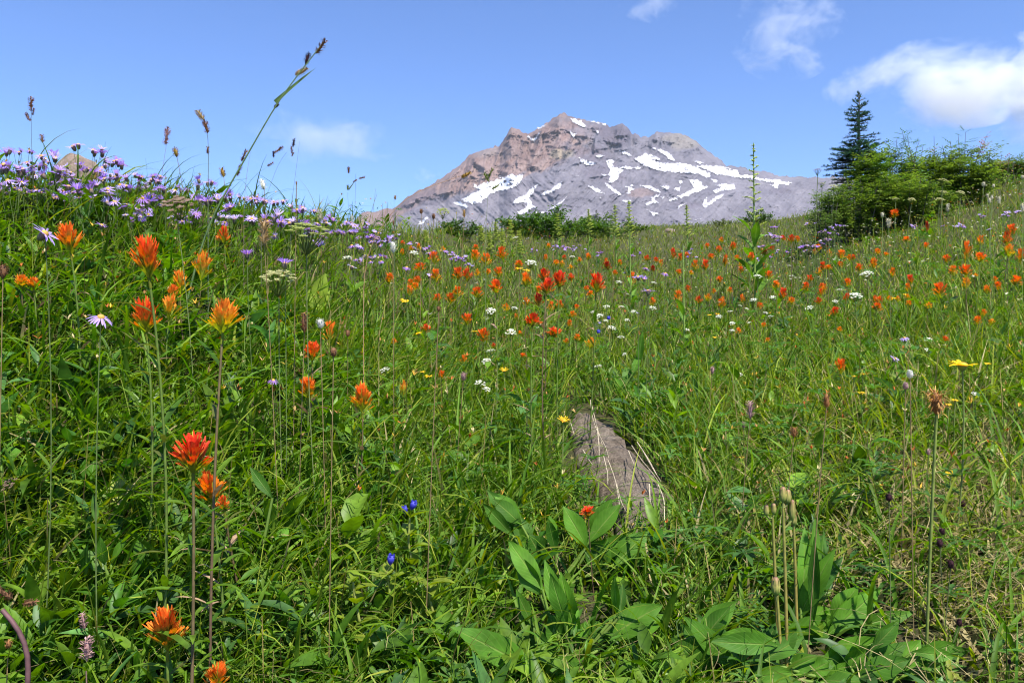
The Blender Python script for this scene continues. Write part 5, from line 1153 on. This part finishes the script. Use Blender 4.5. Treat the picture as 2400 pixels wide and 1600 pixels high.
stalk(k((668, 480), (676, 420), (684, 360), (688, 325)), 2.6, "forked grass panicle on the sky, right of two", 0.0008, [(688, 335, 5, 22, 5, 'dark'), (684, 352, 4, 18, -5, 'brown'), (686, 362, 4, 12, 25, 'brown')], A(0.12, 0.12, 0.1))
stalk(k((815, 500), (816, 440), (817, 400)), 2.8, "thin sedge with small oval spike left of the mountain", 0.0010, [(817, 399, 8, 15, 0, 'brown'), (815, 440, 7, 12, 0, 'green'), (848, 417, 5, 16, 75, 'brown'), (832, 424, 4, 12, 60, 'brown')], leaves=[(817, 445, 835, 420, 3)])
stalk(k((835, 600), (870, 520), (940, 440), (1000, 425), (1065, 402)), 2.0, "arching tan grass bent over the left foot of the mountain", 0.0012, [(1092, 410, 14, 26, 60, 'gold')], A(0.34, 0.2, 0.11), r1=0.5)
stalk(k((906, 520), (905, 460)), 3.0, "short brown bud stalk over the mountain's left foot", 0.0009, [(926, 463, 7, 12, 0, 'gold')])
stalk(k((1115, 540), (1120, 460), (1123, 395)), 3.2, "tall thin green stalk in front of the snowy mountain slope", 0.0013, [(1140, 415, 7, 26, -30, 'green'), (1150, 405, 6, 24, 25, 'green'), (1162, 438, 6, 22, 60, 'green')], A(0.12, 0.16, 0.06))
stalk(k((870, 760), (885, 700), (900, 640)), 2.0, "straw coloured grass leaning in the middle meadow", 0.0009, [], A(0.36, 0.28, 0.12))
stalk(k((2170, 1320), (2290, 1240), (2270, 1220), (2300, 1110), (2310, 1085)), 1.6, "pale yellow green bent stem looping at the right edge", 0.0022, [], A(0.34, 0.40, 0.12), r1=0.8)
stalk(k((60, 1600), (70, 1500), (40, 1430), (5, 1400)), 0.85, "curved purple brown stem in the bottom left corner", 0.0035, [(10, 1390, 20, 46, -60, 'brown'), (70, 1412, 12, 34, 80, 'brown')], A(0.12, 0.06, 0.06), r1=0.7)
stalk(k((200, 1600), (198, 1540)), 0.9, "closed pinkish bud on a short stem in the bottom left", 0.0018, [(203, 1520, 26, 58, 0, 'pink'), (196, 1455, 6, 40, -10, 'pink')], A(0.2, 0.12, 0.1))
stalk(k((14, 1600), (18, 1510)), 0.9, "small brown bead bud at the bottom left edge", 0.0014, [(20, 1508, 20, 20, 0, 'rust')], A(0.24, 0.16, 0.06))

# ------------------------------------------------------------------ corn lilies
def corn_lily(px, top, bot, w, label, d, bloom=True, nleaf=6):
    g = ground_at(px, bot); d = min(d, crest(px)[1]); g = at(px, bot, d); g[2] = float(T(g[0], g[1])) - 0.01
    tp = at(px - 4, top, d); t = empty("corn_lily", g); H = tp[2] - g[2]; loc = tp - g
    pts = stem_pts(A(0, 0, 0), loc, (0, 0, 0), 12); c = A(0.16, 0.24, 0.045)
    link("stem", MB().add(tube(pts, np.linspace(0.006 * H, 0.0016, 12) + 0.0006 * d * 0.5, c, 6)).mesh("stem", STEM), t)
    lw = w * d / F
    for i in range(nleaf):
        f = 0.04 + 0.42 * i / nleaf; p = loc * f; az = i * 2.3 + 0.4; ll = H * 0.19 * (1.15 - 0.6 * f)
        tip = p + A(math.cos(az) * ll * 0.75, math.sin(az) * ll * 0.75, ll * random.uniform(0.35, 0.9))
        leaf_obj(t, p, tip, ll * 0.30, A(0.10, 0.2, 0.025) * random.uniform(0.9, 1.3), A(-math.cos(az), -math.sin(az), 1.2), 0.35, 0.35)
    if bloom:
        mb = MB(); n = 26
        for i in range(n):
            f = 0.48 + 0.52 * i / n; a = i * 2.4; L = lw * 0.36 * (1.25 - 1.1 * (f - 0.48) / 0.52) * random.uniform(0.6, 1.1)
            p = loc * f; q = p + A(math.cos(a) * L, math.sin(a) * L, L * random.uniform(0.1, 0.6)); mb.add(tube(curve(p, (p + q) / 2 + A(0, 0, L * 0.25), q, 4), 0.0009 + 0.0001 * d, c, 4))
            m = 9; tt = np.linspace(0.2, 1, m)[:, None]; P = p + (q - p) * tt + A(0, 0, L * 0.12)
            for s_ in range(3): mb.add(ribbons(P, np.random.default_rng(i * 5 + s_).uniform(0, 6.3, m), 0.4, 0.3, 0.010 + 0.0014 * d, 0.003 + 0.0004 * d, 2, ovate, A(0.42, 0.48, 0.14) * random.uniform(0.8, 1.3)))
        o = link("flower_plume", mb.mesh("flower_plume", PETAL), t); o["kind"] = "stuff"
    tag(t, label, "corn lily", "corn lilies")
corn_lily(1770, 335, 592, 70, "tallest flowering corn lily rising in front of the mountain's right slope", 5.5, True, 13)
for px, top, bot, w, d, l in [(1613, 480, 590, 34, 9, "slim corn lily plume right of the middle shrub"), (1478, 470, 585, 44, 8, "full corn lily plume in front of the mountain foot, right of a thinner one"), (1445, 480, 590, 34, 9, "thinner corn lily plume beside the full one"), (1383, 490, 580, 30, 10, "corn lily plume before the right end of the dark middle shrub"), (1310, 500, 600, 30, 9, "corn lily plume in front of the dark middle shrub"), (1200, 515, 600, 30, 8, "pale corn lily plume left of the dark middle shrub"), (1165, 520, 600, 30, 8, "corn lily plume nearest the small round shrub"), (1130, 530, 600, 28, 8, "low corn lily plume right of the small round shrub"), (1180, 535, 605, 26, 7, "front corn lily plume left of the dark middle shrub"), (1220, 540, 610, 26, 7, "front corn lily plume touching the dark middle shrub"), (1150, 545, 605, 26, 7, "short corn lily plume in the pale green patch"), (1000, 540, 600, 20, 6, "little corn lily plume at the left end of the patch")]:
    corn_lily(px, top, bot, w, l, d, True, 4)
corn_lily(1605, 575, 670, 30, "leafy corn lily without flowers among the far paintbrushes", 3.6, False, 8)
corn_lily(1480, 550, 620, 30, "small leafy corn lily right of the lavender patch", 5.0, False, 7)

# ------------------------------------------------------------------ rock slab and boulders
def build_slab():
    P = np.array(ROCK_OUT); q = []
    for i in range(len(P)):
        a, b = P[i], P[(i + 1) % len(P)]
        for s in range(4): q.append(a + (b - a) * s / 4 + np.random.default_rng(i * 4 + s).uniform(-2, 2, 2))
    q = np.array(q)
    lift = 0.05
    W = np.array([ground_at(x, y, lift) for x, y in q]); ctr = W.mean(0); ctr[2] = float(T(ctr[0], ctr[1]))
    lo, hi = W.min(0), W.max(0)
    gx, gy = np.meshgrid(np.arange(lo[0], hi[0], 0.012), np.arange(lo[1], hi[1], 0.012)); g = np.stack([gx.ravel(), gy.ravel()], -1)
    v2, _, f2, *_r = delaunay_2d_cdt([Vector(v) for v in np.concatenate([W[:, :2], g])], [], [list(range(len(W)))], 1, 1e-6)
    v2 = np.array([tuple(v) for v in v2]); nb = len(W)
    ed = np.min(np.linalg.norm(v2[:, None] - W[None, :, :2], axis=2), axis=1)
    z = T(v2[:, 0], v2[:, 1]) + lift * np.clip(0.35 + ed / 0.05, 0, 1) + 0.05 * (fbm(v2[:, 0] * 7, v2[:, 1] * 7, 4, 300) - 0.5) + 0.045 * (ridged(v2[:, 0] * 9 + v2[:, 1] * 3, v2[:, 1] * 3, 4, 310) - 0.5) + 0.03 * np.clip(ed / 0.15, 0, 1)
    V = np.concatenate([np.stack([v2[:, 0], v2[:, 1], z], -1)]) - ctr
    faces = [tuple(f) for f in f2]
    me = bpy.data.meshes.new("rock_slab")
    # skirt down into the ground
    edges = {}
    for f in faces:
        for a, b in zip(f, f[1:] + f[:1]): edges[(a, b)] = edges.get((a, b), 0) + 1
    rim = [(a, b) for (a, b) in edges if (b, a) not in edges]
    V = V.tolist(); low = {}
    for a, b in rim:
        for i in (a, b):
            if i not in low: low[i] = len(V); V.append([V[i][0], V[i][1], V[i][2] - 0.25])
        faces.append((b, a, low[a], low[b]))
    me.from_pydata(V, [], faces); me.polygons.foreach_set("use_smooth", np.ones(len(me.polygons), bool)); me.update(); me.materials.append(ROCK)
    o = link("rock_slab", me); o.location = ctr; tag(o, "weathered grey brown rock slab lying in the meadow grass", "rock")
    return W, ctr
SLAB_W, SLAB_C = build_slab()
def strand(pts, r, c, label):
    """dry grass stem lying on the slab; pts in the slab crop"""
    w = [ground_at(1200 + x / 3.92, 880 + y / 3.92, 0.095 + random.uniform(0, 0.015)) for x, y in pts]
    o0 = w[0]; pl = np.array(w) - o0; xs = np.linspace(0, 1, len(pl)); tt = np.linspace(0, 1, 9); sm = np.stack([np.interp(tt, xs, pl[:, i]) for i in range(3)], -1)
    for _ in range(2): sm[1:-1] = (sm[:-2] + 2 * sm[1:-1] + sm[2:]) / 4
    o = link("dry_stem", MB().add(tube(sm, np.linspace(r, r * 0.6, 9), c, 5)).mesh("dry_stem", DRY)); o.location = o0
    tag(o, label, "dry stem", "dry stems on the rock slab")
random.seed(21)
ST = [[(720, 230), (730, 400), (800, 560), (860, 640), (890, 760)], [(730, 260), (780, 480), (830, 640)], [(1100, 650), (1200, 800), (1300, 900), (1370, 1020), (1480, 1160)], [(1150, 620), (1260, 780), (1330, 920)], [(1190, 670), (1290, 860), (1370, 980)], [(650, 690), (700, 770), (740, 830)], [(880, 780), (950, 960), (990, 1200)], [(840, 740), (880, 900), (880, 1000)],
      [(1260, 1000), (1270, 1200), (1290, 1340)], [(1340, 1000), (1400, 1150), (1400, 1330)], [(540, 440), (570, 540)], [(1070, 700), (1120, 820)], [(1420, 1080), (1480, 1150)], [(780, 470), (800, 640), (800, 800)], [(960, 1000), (1000, 1160), (1050, 1260)]]
for i, s_ in enumerate(ST):
    strand(s_, random.uniform(0.0010, 0.0017), A(0.5, 0.42, 0.3) * random.uniform(0.7, 1.15), "pale dry grass stem lying on the rock slab, %s counted from the upper end" % ORD[i])

def boulder(c, size, label, mat, seed=0, name="boulder"):
    import bmesh
    bm = bmesh.new(); bmesh.ops.create_icosphere(bm, subdivisions=4, radius=1.0)
    r = np.random.default_rng(seed)
    nr = r.normal(size=(9, 3)); nr /= np.linalg.norm(nr, axis=1, keepdims=True)
    for v in bm.verts:
        p = np.array(v.co)
        for nn in nr:
            h = p.dot(nn)
            if h > 0.72: p = p - nn * (h - 0.72) * 0.9
        k_ = 1 + 0.16 * (float(fbm(np.array([p[0] * 2.3 + seed]), np.array([p[1] * 2.3 + p[2] * 1.9]), 4, 400)[0]) - 0.5)
        v.co = p * k_ * np.array(size)
    me = bpy.data.meshes.new(name); bm.to_mesh(me); bm.free(); me.polygons.foreach_set("use_smooth", np.ones(len(me.polygons), bool)); me.materials.append(mat)
    o = link(name, me); o.location = c; tag(o, label, "boulder"); return o
p = at(183, 440, 3.3); p[2] = float(T(p[0], p[1])) + 0.0
zt = at(183, 352, 3.3)[2]
boulder(p, (0.13, 0.12, max(0.05, zt - p[2])), "tan boulder poking up behind the purple asters on the left ridge", BOULDER, 3)
p = ground_at(1568, 545); boulder(p + A(0, 0, 0.02), (0.16, 0.14, 0.09), "pale flat stone on the far hillside left of the tall corn lily", BOULDER, 8, "stone")

# ------------------------------------------------------------------ shrubs
def shrub(cx, top, bot, w, d, label, nleaf, leaf=0.04, c1=G1, c2=G2, pinnate=False, nbr=14, twig=None, name="shrub", rough=0.35, depth=None):
    """bushy shrub: branches from the base, leaves spread in a lumpy volume"""
    r = np.random.default_rng(int(cx))
    g = at(cx, bot, d); g[2] = float(T(g[0], g[1])) - 0.03
    tp = at(cx, top, d); H = tp[2] - g[2]; Wd = w * d / F; t = empty(name, g); dp = depth or Wd * 0.6
    ends = []
    for i in range(nbr):
        a = i * 2.4 + r.uniform(-0.3, 0.3); rr = math.sqrt((i + 0.5) / nbr)
        e = A(math.cos(a) * rr * Wd * 0.46, math.sin(a) * rr * dp * 0.46, H * (1 - (0.3 if pinnate else 0.5) * rr ** 2) * r.uniform(0.82, 1.05))
        b0 = A(math.cos(a) * rr * Wd * 0.25, math.sin(a) * rr * dp * 0.25, 0.0)
        pts = curve(b0, b0 * 0.6 + e * 0.4 + A(0, 0, H * 0.15), e, 7); ends.append(pts)
        link("branch", MB().add(tube(pts, np.linspace(0.006 + 0.004 * H, 0.002, 7), A(0.11, 0.085, 0.07), 5)).mesh("branch", STEM), t)
    n = nleaf; bi = r.integers(0, nbr, n); f = r.uniform(0.15, 1.05, n) ** 0.7
    E = np.array(ends); idx = np.clip((f * 6).astype(int), 0, 6); P = E[bi, idx] + r.normal(0, rough * 0.23, (n, 3)) * A(Wd, dp, H) * A(0.55, 0.55, 0.42)
    lum = fbm(P[:, 0] * 6 / Wd + 3, P[:, 2] * 5 / H + P[:, 1] * 3 / dp, 3, 500); keep = (lum > 0.36) & (P[:, 2] > 0.01); P = P[keep]; n = len(P)
    C = np.clip(mix(c1[None], c2[None], r.random(n)[:, None]) * r.uniform(0.75, 1.25, n)[:, None], 0, 1)
    if pinnate:
        k_ = 7; az = r.uniform(0, 6.3, n); el = r.uniform(-0.3, 0.6, n); L = r.uniform(2.0, 3.0, n) * leaf
        D = np.stack([np.cos(el) * np.cos(az), np.cos(el) * np.sin(az), np.sin(el)], -1)
        tt = np.tile(np.repeat(np.linspace(0.2, 1, 4), 2)[:k_], n); Pk = np.repeat(P, k_, 0) + np.repeat(D * L[:, None], k_, 0) * tt[:, None]
        az2 = np.repeat(az, k_) + np.tile(np.array([1, -1] * 4)[:k_], n) * 1.0; az2[k_ - 1::k_] = az
        geo = ribbons(Pk, az2, np.repeat(el, k_), 0.5, leaf * r.uniform(0.8, 1.2, n * k_), leaf * 0.19, 2, lanc, np.repeat(C, k_, 0), roll=r.uniform(-0.4, 0.4, n * k_))
    else:
        geo = ribbons(P, r.uniform(0, 6.3, n), r.uniform(-0.3, 1.2, n), r.uniform(0, 0.9, n), leaf * r.uniform(0.7, 1.3, n), leaf * 0.24, 3, ovate, C, roll=r.uniform(-0.8, 0.8, n))
    o = link("foliage", MB().add(geo).mesh("foliage", LEAF), t); o["kind"] = "stuff"
    if twig:
        for (x0, y0, x1, y1, cc, leafy) in twig:
            a_, b_ = at(x0, y0, d) - g, at(x1, y1, d) - g; pts = curve(a_, (a_ + b_) / 2 + A(r.uniform(-0.03, 0.03), 0, 0), b_, 8); mb = MB().add(tube(pts, np.linspace(0.006, 0.002, 8), A(0.14, 0.10, 0.09), 4))
            if leafy:
                m = int(leafy); f = r.uniform(0.25, 1.0, m); Pt = np.stack([np.interp(f, np.linspace(0, 1, 8), pts[:, i]) for i in range(3)], -1) + r.normal(0, 0.02, (m, 3))
                k_ = 7; az = r.uniform(0, 6.3, m); el = r.uniform(0.0, 0.6, m); D = np.stack([np.cos(el) * np.cos(az), np.cos(el) * np.sin(az), np.sin(el)], -1)
                tt = np.tile(np.repeat(np.linspace(0.25, 1, 4), 2)[:k_], m); Pk = np.repeat(Pt, k_, 0) + np.repeat(D * 0.09, k_, 0) * tt[:, None]
                az2 = np.repeat(az, k_) + np.tile(np.array([1, -1] * 4)[:k_], m) * 1.0
                mb.add(ribbons(Pk, az2, np.repeat(el, k_), 0.4, 0.036, 0.0075, 2, lanc, np.asarray(cc) * r.uniform(0.7, 1.3, m * k_)[:, None]))
            link("leafy_twig" if leafy else "bare_twig", mb.mesh("leafy_twig", LEAF), t)
    tag(t, label, "shrub", "shrubs on the meadow"); return t
GR = A(0.075, 0.15, 0.03); PK = A(0.28, 0.15, 0.09)
def dx(*r): return [(1850 + a / 4.276, 200 + (b + 160) / 4.276, 1850 + c / 4.276, 200 + e / 4.276, cc, lf) for a, b, c, e, cc, lf in r]
D2 = 9.0
shrub(2075, 338, 535, 160, D2, "leafy mountain ash shrub leaning against the small conifer", 2600, 0.046, A(0.06, 0.135, 0.02), A(0.20, 0.27, 0.05), True, 12,
      dx((1060, 850, 1080, 530, GR, 26), (1120, 800, 1130, 640, GR, 18), (1280, 760, 1180, 500, GR, 12), (1240, 700, 1130, 460, GR, 12), (1250, 650, 1300, 570, GR, 9)), "mountain_ash_shrub", 0.42, 0.7)
shrub(2172, 345, 545, 180, D2 + 0.3, "middle mountain ash shrub with yellowing tops and bare twigs", 2100, 0.046, A(0.075, 0.13, 0.02), A(0.20, 0.27, 0.05), True, 12,
      dx((1460, 900, 1450, 510, GR, 0), (1400, 800, 1410, 630, A(0.12, 0.16, 0.03), 12), (1470, 760, 1455, 640, PK, 7), (1320, 850, 1340, 600, GR, 0), (1570, 700, 1530, 600, GR, 0), (1560, 760, 1570, 660, A(0.4, 0.25, 0.12), 5)), "mountain_ash_shrub", 0.42, 0.7)
shrub(2262, 338, 520, 180, D2 + 0.2, "right mountain ash shrub with reddish dead twig", 2500, 0.046, A(0.065, 0.125, 0.02), A(0.20, 0.27, 0.05), True, 12,
      dx((1740, 800, 1765, 470, GR, 24), (1620, 720, 1610, 550, GR, 12), (1730, 700, 1690, 480, GR, 0), (1830, 680, 1985, 490, PK, 9), (1860, 640, 1930, 560, PK, 6), (2010, 800, 2010, 650, A(0.12, 0.17, 0.04), 14), (2100, 820, 2130, 690, PK, 8), (2240, 820, 2230, 760, GR, 8), (2150, 860, 2260, 770, GR, 8), (2190, 760, 2215, 690, PK, 0)), "mountain_ash_shrub", 0.42, 0.7)
shrub(2000, 415, 545, 200, D2 - 0.4, "low dark shrub spreading in front of the conifer", 2600, 0.036, A(0.035, 0.085, 0.014), A(0.20, 0.27, 0.05), True, 14, None, "mountain_ash_shrub", 0.34, 0.8)
shrub(2130, 405, 545, 220, D2 - 0.5, "low shrub mass right of the conifer in front of the mountain ashes", 2600, 0.036, A(0.035, 0.085, 0.014), A(0.20, 0.27, 0.05), True, 14, None, "mountain_ash_shrub", 0.34, 0.8)
shrub(1935, 450, 545, 60, D2 - 0.6, "pale leafy shrub end left of the conifer", 500, 0.034, A(0.07, 0.13, 0.03), A(0.14, 0.2, 0.05), True, 8, None, "mountain_ash_shrub", 0.34, 0.5)
shrub(2375, 372, 480, 120, 11.5, "open leafy shrub reaching the right edge", 1500, 0.045, A(0.07, 0.12, 0.025), A(0.16, 0.2, 0.045), True, 10, None, "mountain_ash_shrub", 0.45, 0.7)
shrub(2330, 415, 490, 170, 11, "low rounded shrub at the right skyline", 1800, 0.035, A(0.06, 0.1, 0.02), A(0.12, 0.17, 0.04), False, 12, None, "low_shrub", 0.36, 0.9)
shrub(1290, 486, 592, 300, 13, "dark green spreading shrub in front of the mountain, left of centre skyline", 9000, 0.05, A(0.04, 0.095, 0.014), A(0.10, 0.18, 0.028), False, 16, None, "low_shrub", 0.32, 1.1)
shrub(1410, 500, 578, 230, 15, "lower olive shrub joined to the dark green one", 5500, 0.05, A(0.06, 0.105, 0.018), A(0.12, 0.185, 0.034), False, 14, None, "low_shrub", 0.32, 1.0)
shrub(1072, 512, 585, 130, 9, "small round green shrub in front of the mountain's grey fan", 2200, 0.035, A(0.04, 0.085, 0.015), A(0.085, 0.15, 0.03), False, 12, None, "low_shrub", 0.3, 0.5)
shrub(1778, 488, 530, 90, 22, "compact bush on the skyline right of the tall corn lily", 1600, 0.06, A(0.05, 0.1, 0.02), A(0.09, 0.15, 0.03), False, 12, None, "low_shrub", 0.3, 0.8)
shrub(1690, 512, 530, 60, 22, "faint low brush on the skyline left of the tall corn lily", 500, 0.05, A(0.08, 0.1, 0.04), A(0.14, 0.17, 0.06), False, 8, None, "low_shrub", 0.3, 0.6)

# ------------------------------------------------------------------ conifers
def conifer(px, top, bot, d, whorls, label, full=True, lean=0.0):
    r = np.random.default_rng(int(px)); g = at(px, bot, d); g[2] = float(T(g[0], g[1])) - 0.03; tp = at(px, top, d); H = tp[2] - g[2]
    t = empty("conifer_tree", g); NG, NB = A(0.018, 0.05, 0.026), A(0.04, 0.085, 0.04)
    pts = np.stack([np.linspace(0, 0.01, 9), np.zeros(9), np.linspace(0, H, 9)], -1)
    link("trunk", MB().add(tube(pts, np.linspace(0.045 * H / 2 + 0.008, 0.004, 9), A(0.13, 0.11, 0.1), 7)).mesh("trunk", STEM), t)
    mb = MB(); nd = MB()
    def sprig(p, dr, L, dens):
        m = max(5, int(L / 0.012 * dens)); f = r.uniform(0.05, 1.0, m)[:, None]; P = p + dr * L * f
        az = math.atan2(dr[1], dr[0]) + r.uniform(-1.1, 1.1, m); e = math.asin(max(-1, min(1, dr[2]))) + r.uniform(-0.5, 0.7, m)
        nd.add(ribbons(P, az, e, -0.2, r.uniform(0.02, 0.034, m), 0.003, 2, lambda q: 1 - 0.5 * q, pick(NG, NB, m)))
    for (py, w, n, el) in whorls:
        z = at(px, py, d)[2] - g[2]; L = 1.25 * w * d / F
        for i in range(n):
            a = i * 2 * math.pi / n + r.uniform(-0.35, 0.35); l = L * r.uniform(0.65, 1.1); e = el + r.uniform(-0.12, 0.12)
            dr = A(math.cos(a) * math.cos(e), math.sin(a) * math.cos(e), math.sin(e)); p0 = A(0, 0, z + r.uniform(-0.02, 0.02))
            bp = curve(p0, p0 + dr * l * 0.5 + A(0, 0, -0.04 * l), p0 + dr * l + A(0, 0, 0.05 * l), 5); mb.add(tube(bp, np.linspace(0.006, 0.0015, 5), A(0.1, 0.085, 0.06), 4))
            sprig(p0 + dr * l * 0.15, dr, l * 0.92, 3.5)
            if l > 0.10:
                for j in range(int(l / 0.032)):
                    f = 0.22 + 0.75 * r.random(); s = 1 if j % 2 else -1; q = p0 + dr * l * f; a2 = a + s * r.uniform(0.6, 1.0)
                    d2 = A(math.cos(a2) * math.cos(e), math.sin(a2) * math.cos(e), math.sin(e) + 0.05); ll = l * 0.45 * (1.1 - f)
                    mb.add(tube([q, q + d2 * ll], 0.0012, A(0.1, 0.085, 0.06), 3)); sprig(q, d2, ll, 3.5)
    o = link("branches", mb.mesh("branches", STEM), t); o["kind"] = "stuff"
    o = link("crown", nd.mesh("crown", LEAF), t); o["kind"] = "stuff"
    tag(t, label, "conifer", "conifers")
wh = [(222, 4, 5, 0.9), (230, 6, 5, 0.5), (239, 12, 5, 0.4), (250, 18, 5, 0.25), (258, 22, 6, 0.2), (268, 26, 6, 0.12), (277, 24, 6, 0.1), (284, 26, 6, 0.08), (290, 22, 6, 0.05), (298, 20, 6, 0.0), (306, 16, 5, 0.0), (318, 36, 3, 0.1), (324, 30, 3, -0.05), (330, 14, 5, 0.0)]
wh += [(342, 36, 8, 0.15), (350, 44, 9, 0.12), (358, 50, 9, 0.1), (366, 54, 10, 0.08), (374, 60, 10, 0.05), (382, 64, 10, 0.05), (392, 58, 10, 0.0), (402, 50, 9, 0.0), (412, 54, 9, -0.05), (424, 56, 9, -0.05), (436, 50, 9, -0.1), (450, 46, 9, -0.1)]
conifer(2012, 220, 530, 9.4, wh, "small dark conifer with a bare slender top rising from the right shrubs")
conifer(1398, 492, 540, 24, [(495, 2, 4, .6), (499, 4, 5, .3), (504, 6, 6, .1), (509, 7, 6, 0), (514, 8, 7, 0), (520, 9, 7, -0.1)], "tiny distant conifer on the skyline beside the dark middle shrub")
finish_labels()
# ------------------------------------------------------------------ clouds: real volumes far behind and above the mountain
def cloud(px, py, w, h, dist, dens, thr, label, seed, nscale=1.6, group="clouds"):
    import bmesh
    m, n, l = mat_new("cloud_vapour")
    out = n.new("ShaderNodeOutputMaterial"); pv = n.new("ShaderNodeVolumeScatter"); pv.inputs["Color"].default_value = (0.99, 0.99, 1, 1); pv.inputs["Anisotropy"].default_value = 0.1
    tc = n.new("ShaderNodeTexCoord")
    ln = n.new("ShaderNodeVectorMath"); ln.operation = 'LENGTH'; l.new(tc.outputs["Object"], ln.inputs[0])
    mp = n.new("ShaderNodeMapping"); mp.inputs["Scale"].default_value = (1.0, 0.6, h / w * 1.3); mp.inputs["Location"].default_value = (seed * 3.7, seed * 1.3, seed * 0.7); l.new(tc.outputs["Object"], mp.inputs[0])
    nz = n.new("ShaderNodeTexNoise"); nz.inputs["Scale"].default_value = nscale; nz.inputs["Detail"].default_value = 7; nz.inputs["Roughness"].default_value = 0.6; nz.inputs["Distortion"].default_value = 0.4
    l.new(mp.outputs[0], nz.inputs["Vector"])
    sq = n.new("ShaderNodeMath"); sq.operation = 'POWER'; sq.inputs[1].default_value = 1.6; l.new(ln.outputs["Value"], sq.inputs[0])
    a = n.new("ShaderNodeMath"); a.operation = 'MULTIPLY_ADD'; a.inputs[1].default_value = 5.6; a.inputs[2].default_value = -thr; l.new(nz.outputs[0], a.inputs[0])
    b = n.new("ShaderNodeMath"); b.operation = 'SUBTRACT'; l.new(a.outputs[0], b.inputs[0]); l.new(sq.outputs[0], b.inputs[1])
    c = n.new("ShaderNodeMath"); c.operation = 'MULTIPLY'; c.inputs[1].default_value = dens; c.use_clamp = False; l.new(b.outputs[0], c.inputs[0])
    d = n.new("ShaderNodeMath"); d.operation = 'MAXIMUM'; d.inputs[1].default_value = 0.0; l.new(c.outputs[0], d.inputs[0])
    l.new(d.outputs[0], pv.inputs["Density"]); l.new(pv.outputs[0], out.inputs["Volume"])
    m.cycles.volume_step_rate = 0.6
    bm = bmesh.new(); bmesh.ops.create_icosphere(bm, subdivisions=3, radius=1.0)
    me = bpy.data.meshes.new("cloud"); bm.to_mesh(me); bm.free(); me.materials.append(m)
    o = link("cloud", me); o.location = at(px, py, dist); o.scale = (w / 2 * dist / F, w / 3 * dist / F, h / 2 * dist / F)
    tag(o, label, "cloud", group)
CD = 10000
cloud(2215, 200, 570, 200, CD, 0.0034, 2.2, "bright white cumulus cloud behind the conifer at right", 1)
cloud(2430, 210, 340, 290, CD + 900, 0.0034, 2.2, "white cloud bank cut by the right edge", 2)
cloud(1845, 75, 280, 240, CD + 300, 0.0014, 2.25, "thin ragged cloud at the top right of the mountain", 3, 1.8)
cloud(1540, 5, 190, 90, CD + 300, 0.0013, 2.25, "faint wisp at the top edge above the summit", 4, 1.8)
cloud(745, 325, 420, 170, CD + 300, 0.0007, 2.42, "faint hazy wisp low in the sky left of the mountain", 5, 1.8)
cloud(1000, 410, 70, 50, CD + 300, 0.0010, 2.3, "tiny pale puff just left of the mountain shoulder", 7, 1.6)
cy.volume_max_steps = 64

# ------------------------------------------------------------------ the mountain air
def build_haze(density):
    m, n, l = mat_new("mountain_air")
    out = n.new("ShaderNodeOutputMaterial"); pv = n.new("ShaderNodeVolumePrincipled"); pv.inputs["Color"].default_value = (0.80, 0.88, 1.0, 1); pv.inputs["Density"].default_value = density; pv.inputs["Anisotropy"].default_value = 0.0
    l.new(pv.outputs[0], out.inputs["Volume"])
    x0, x1, y0, y1, z0, z1 = -9000, 9000, -400, 8900, -160, 1620
    V = [(x, y, z) for z in (z0, z1) for y in (y0, y1) for x in (x0, x1)]
    me = bpy.data.meshes.new("haze"); me.from_pydata(V, [], [(0, 2, 3, 1), (4, 5, 7, 6), (0, 1, 5, 4), (1, 3, 7, 5), (3, 2, 6, 7), (2, 0, 4, 6)]); me.materials.append(m)
    tag(link("haze", me), "thin blue mountain air over the whole scene", None, None, "stuff")
build_haze(2.1e-5)
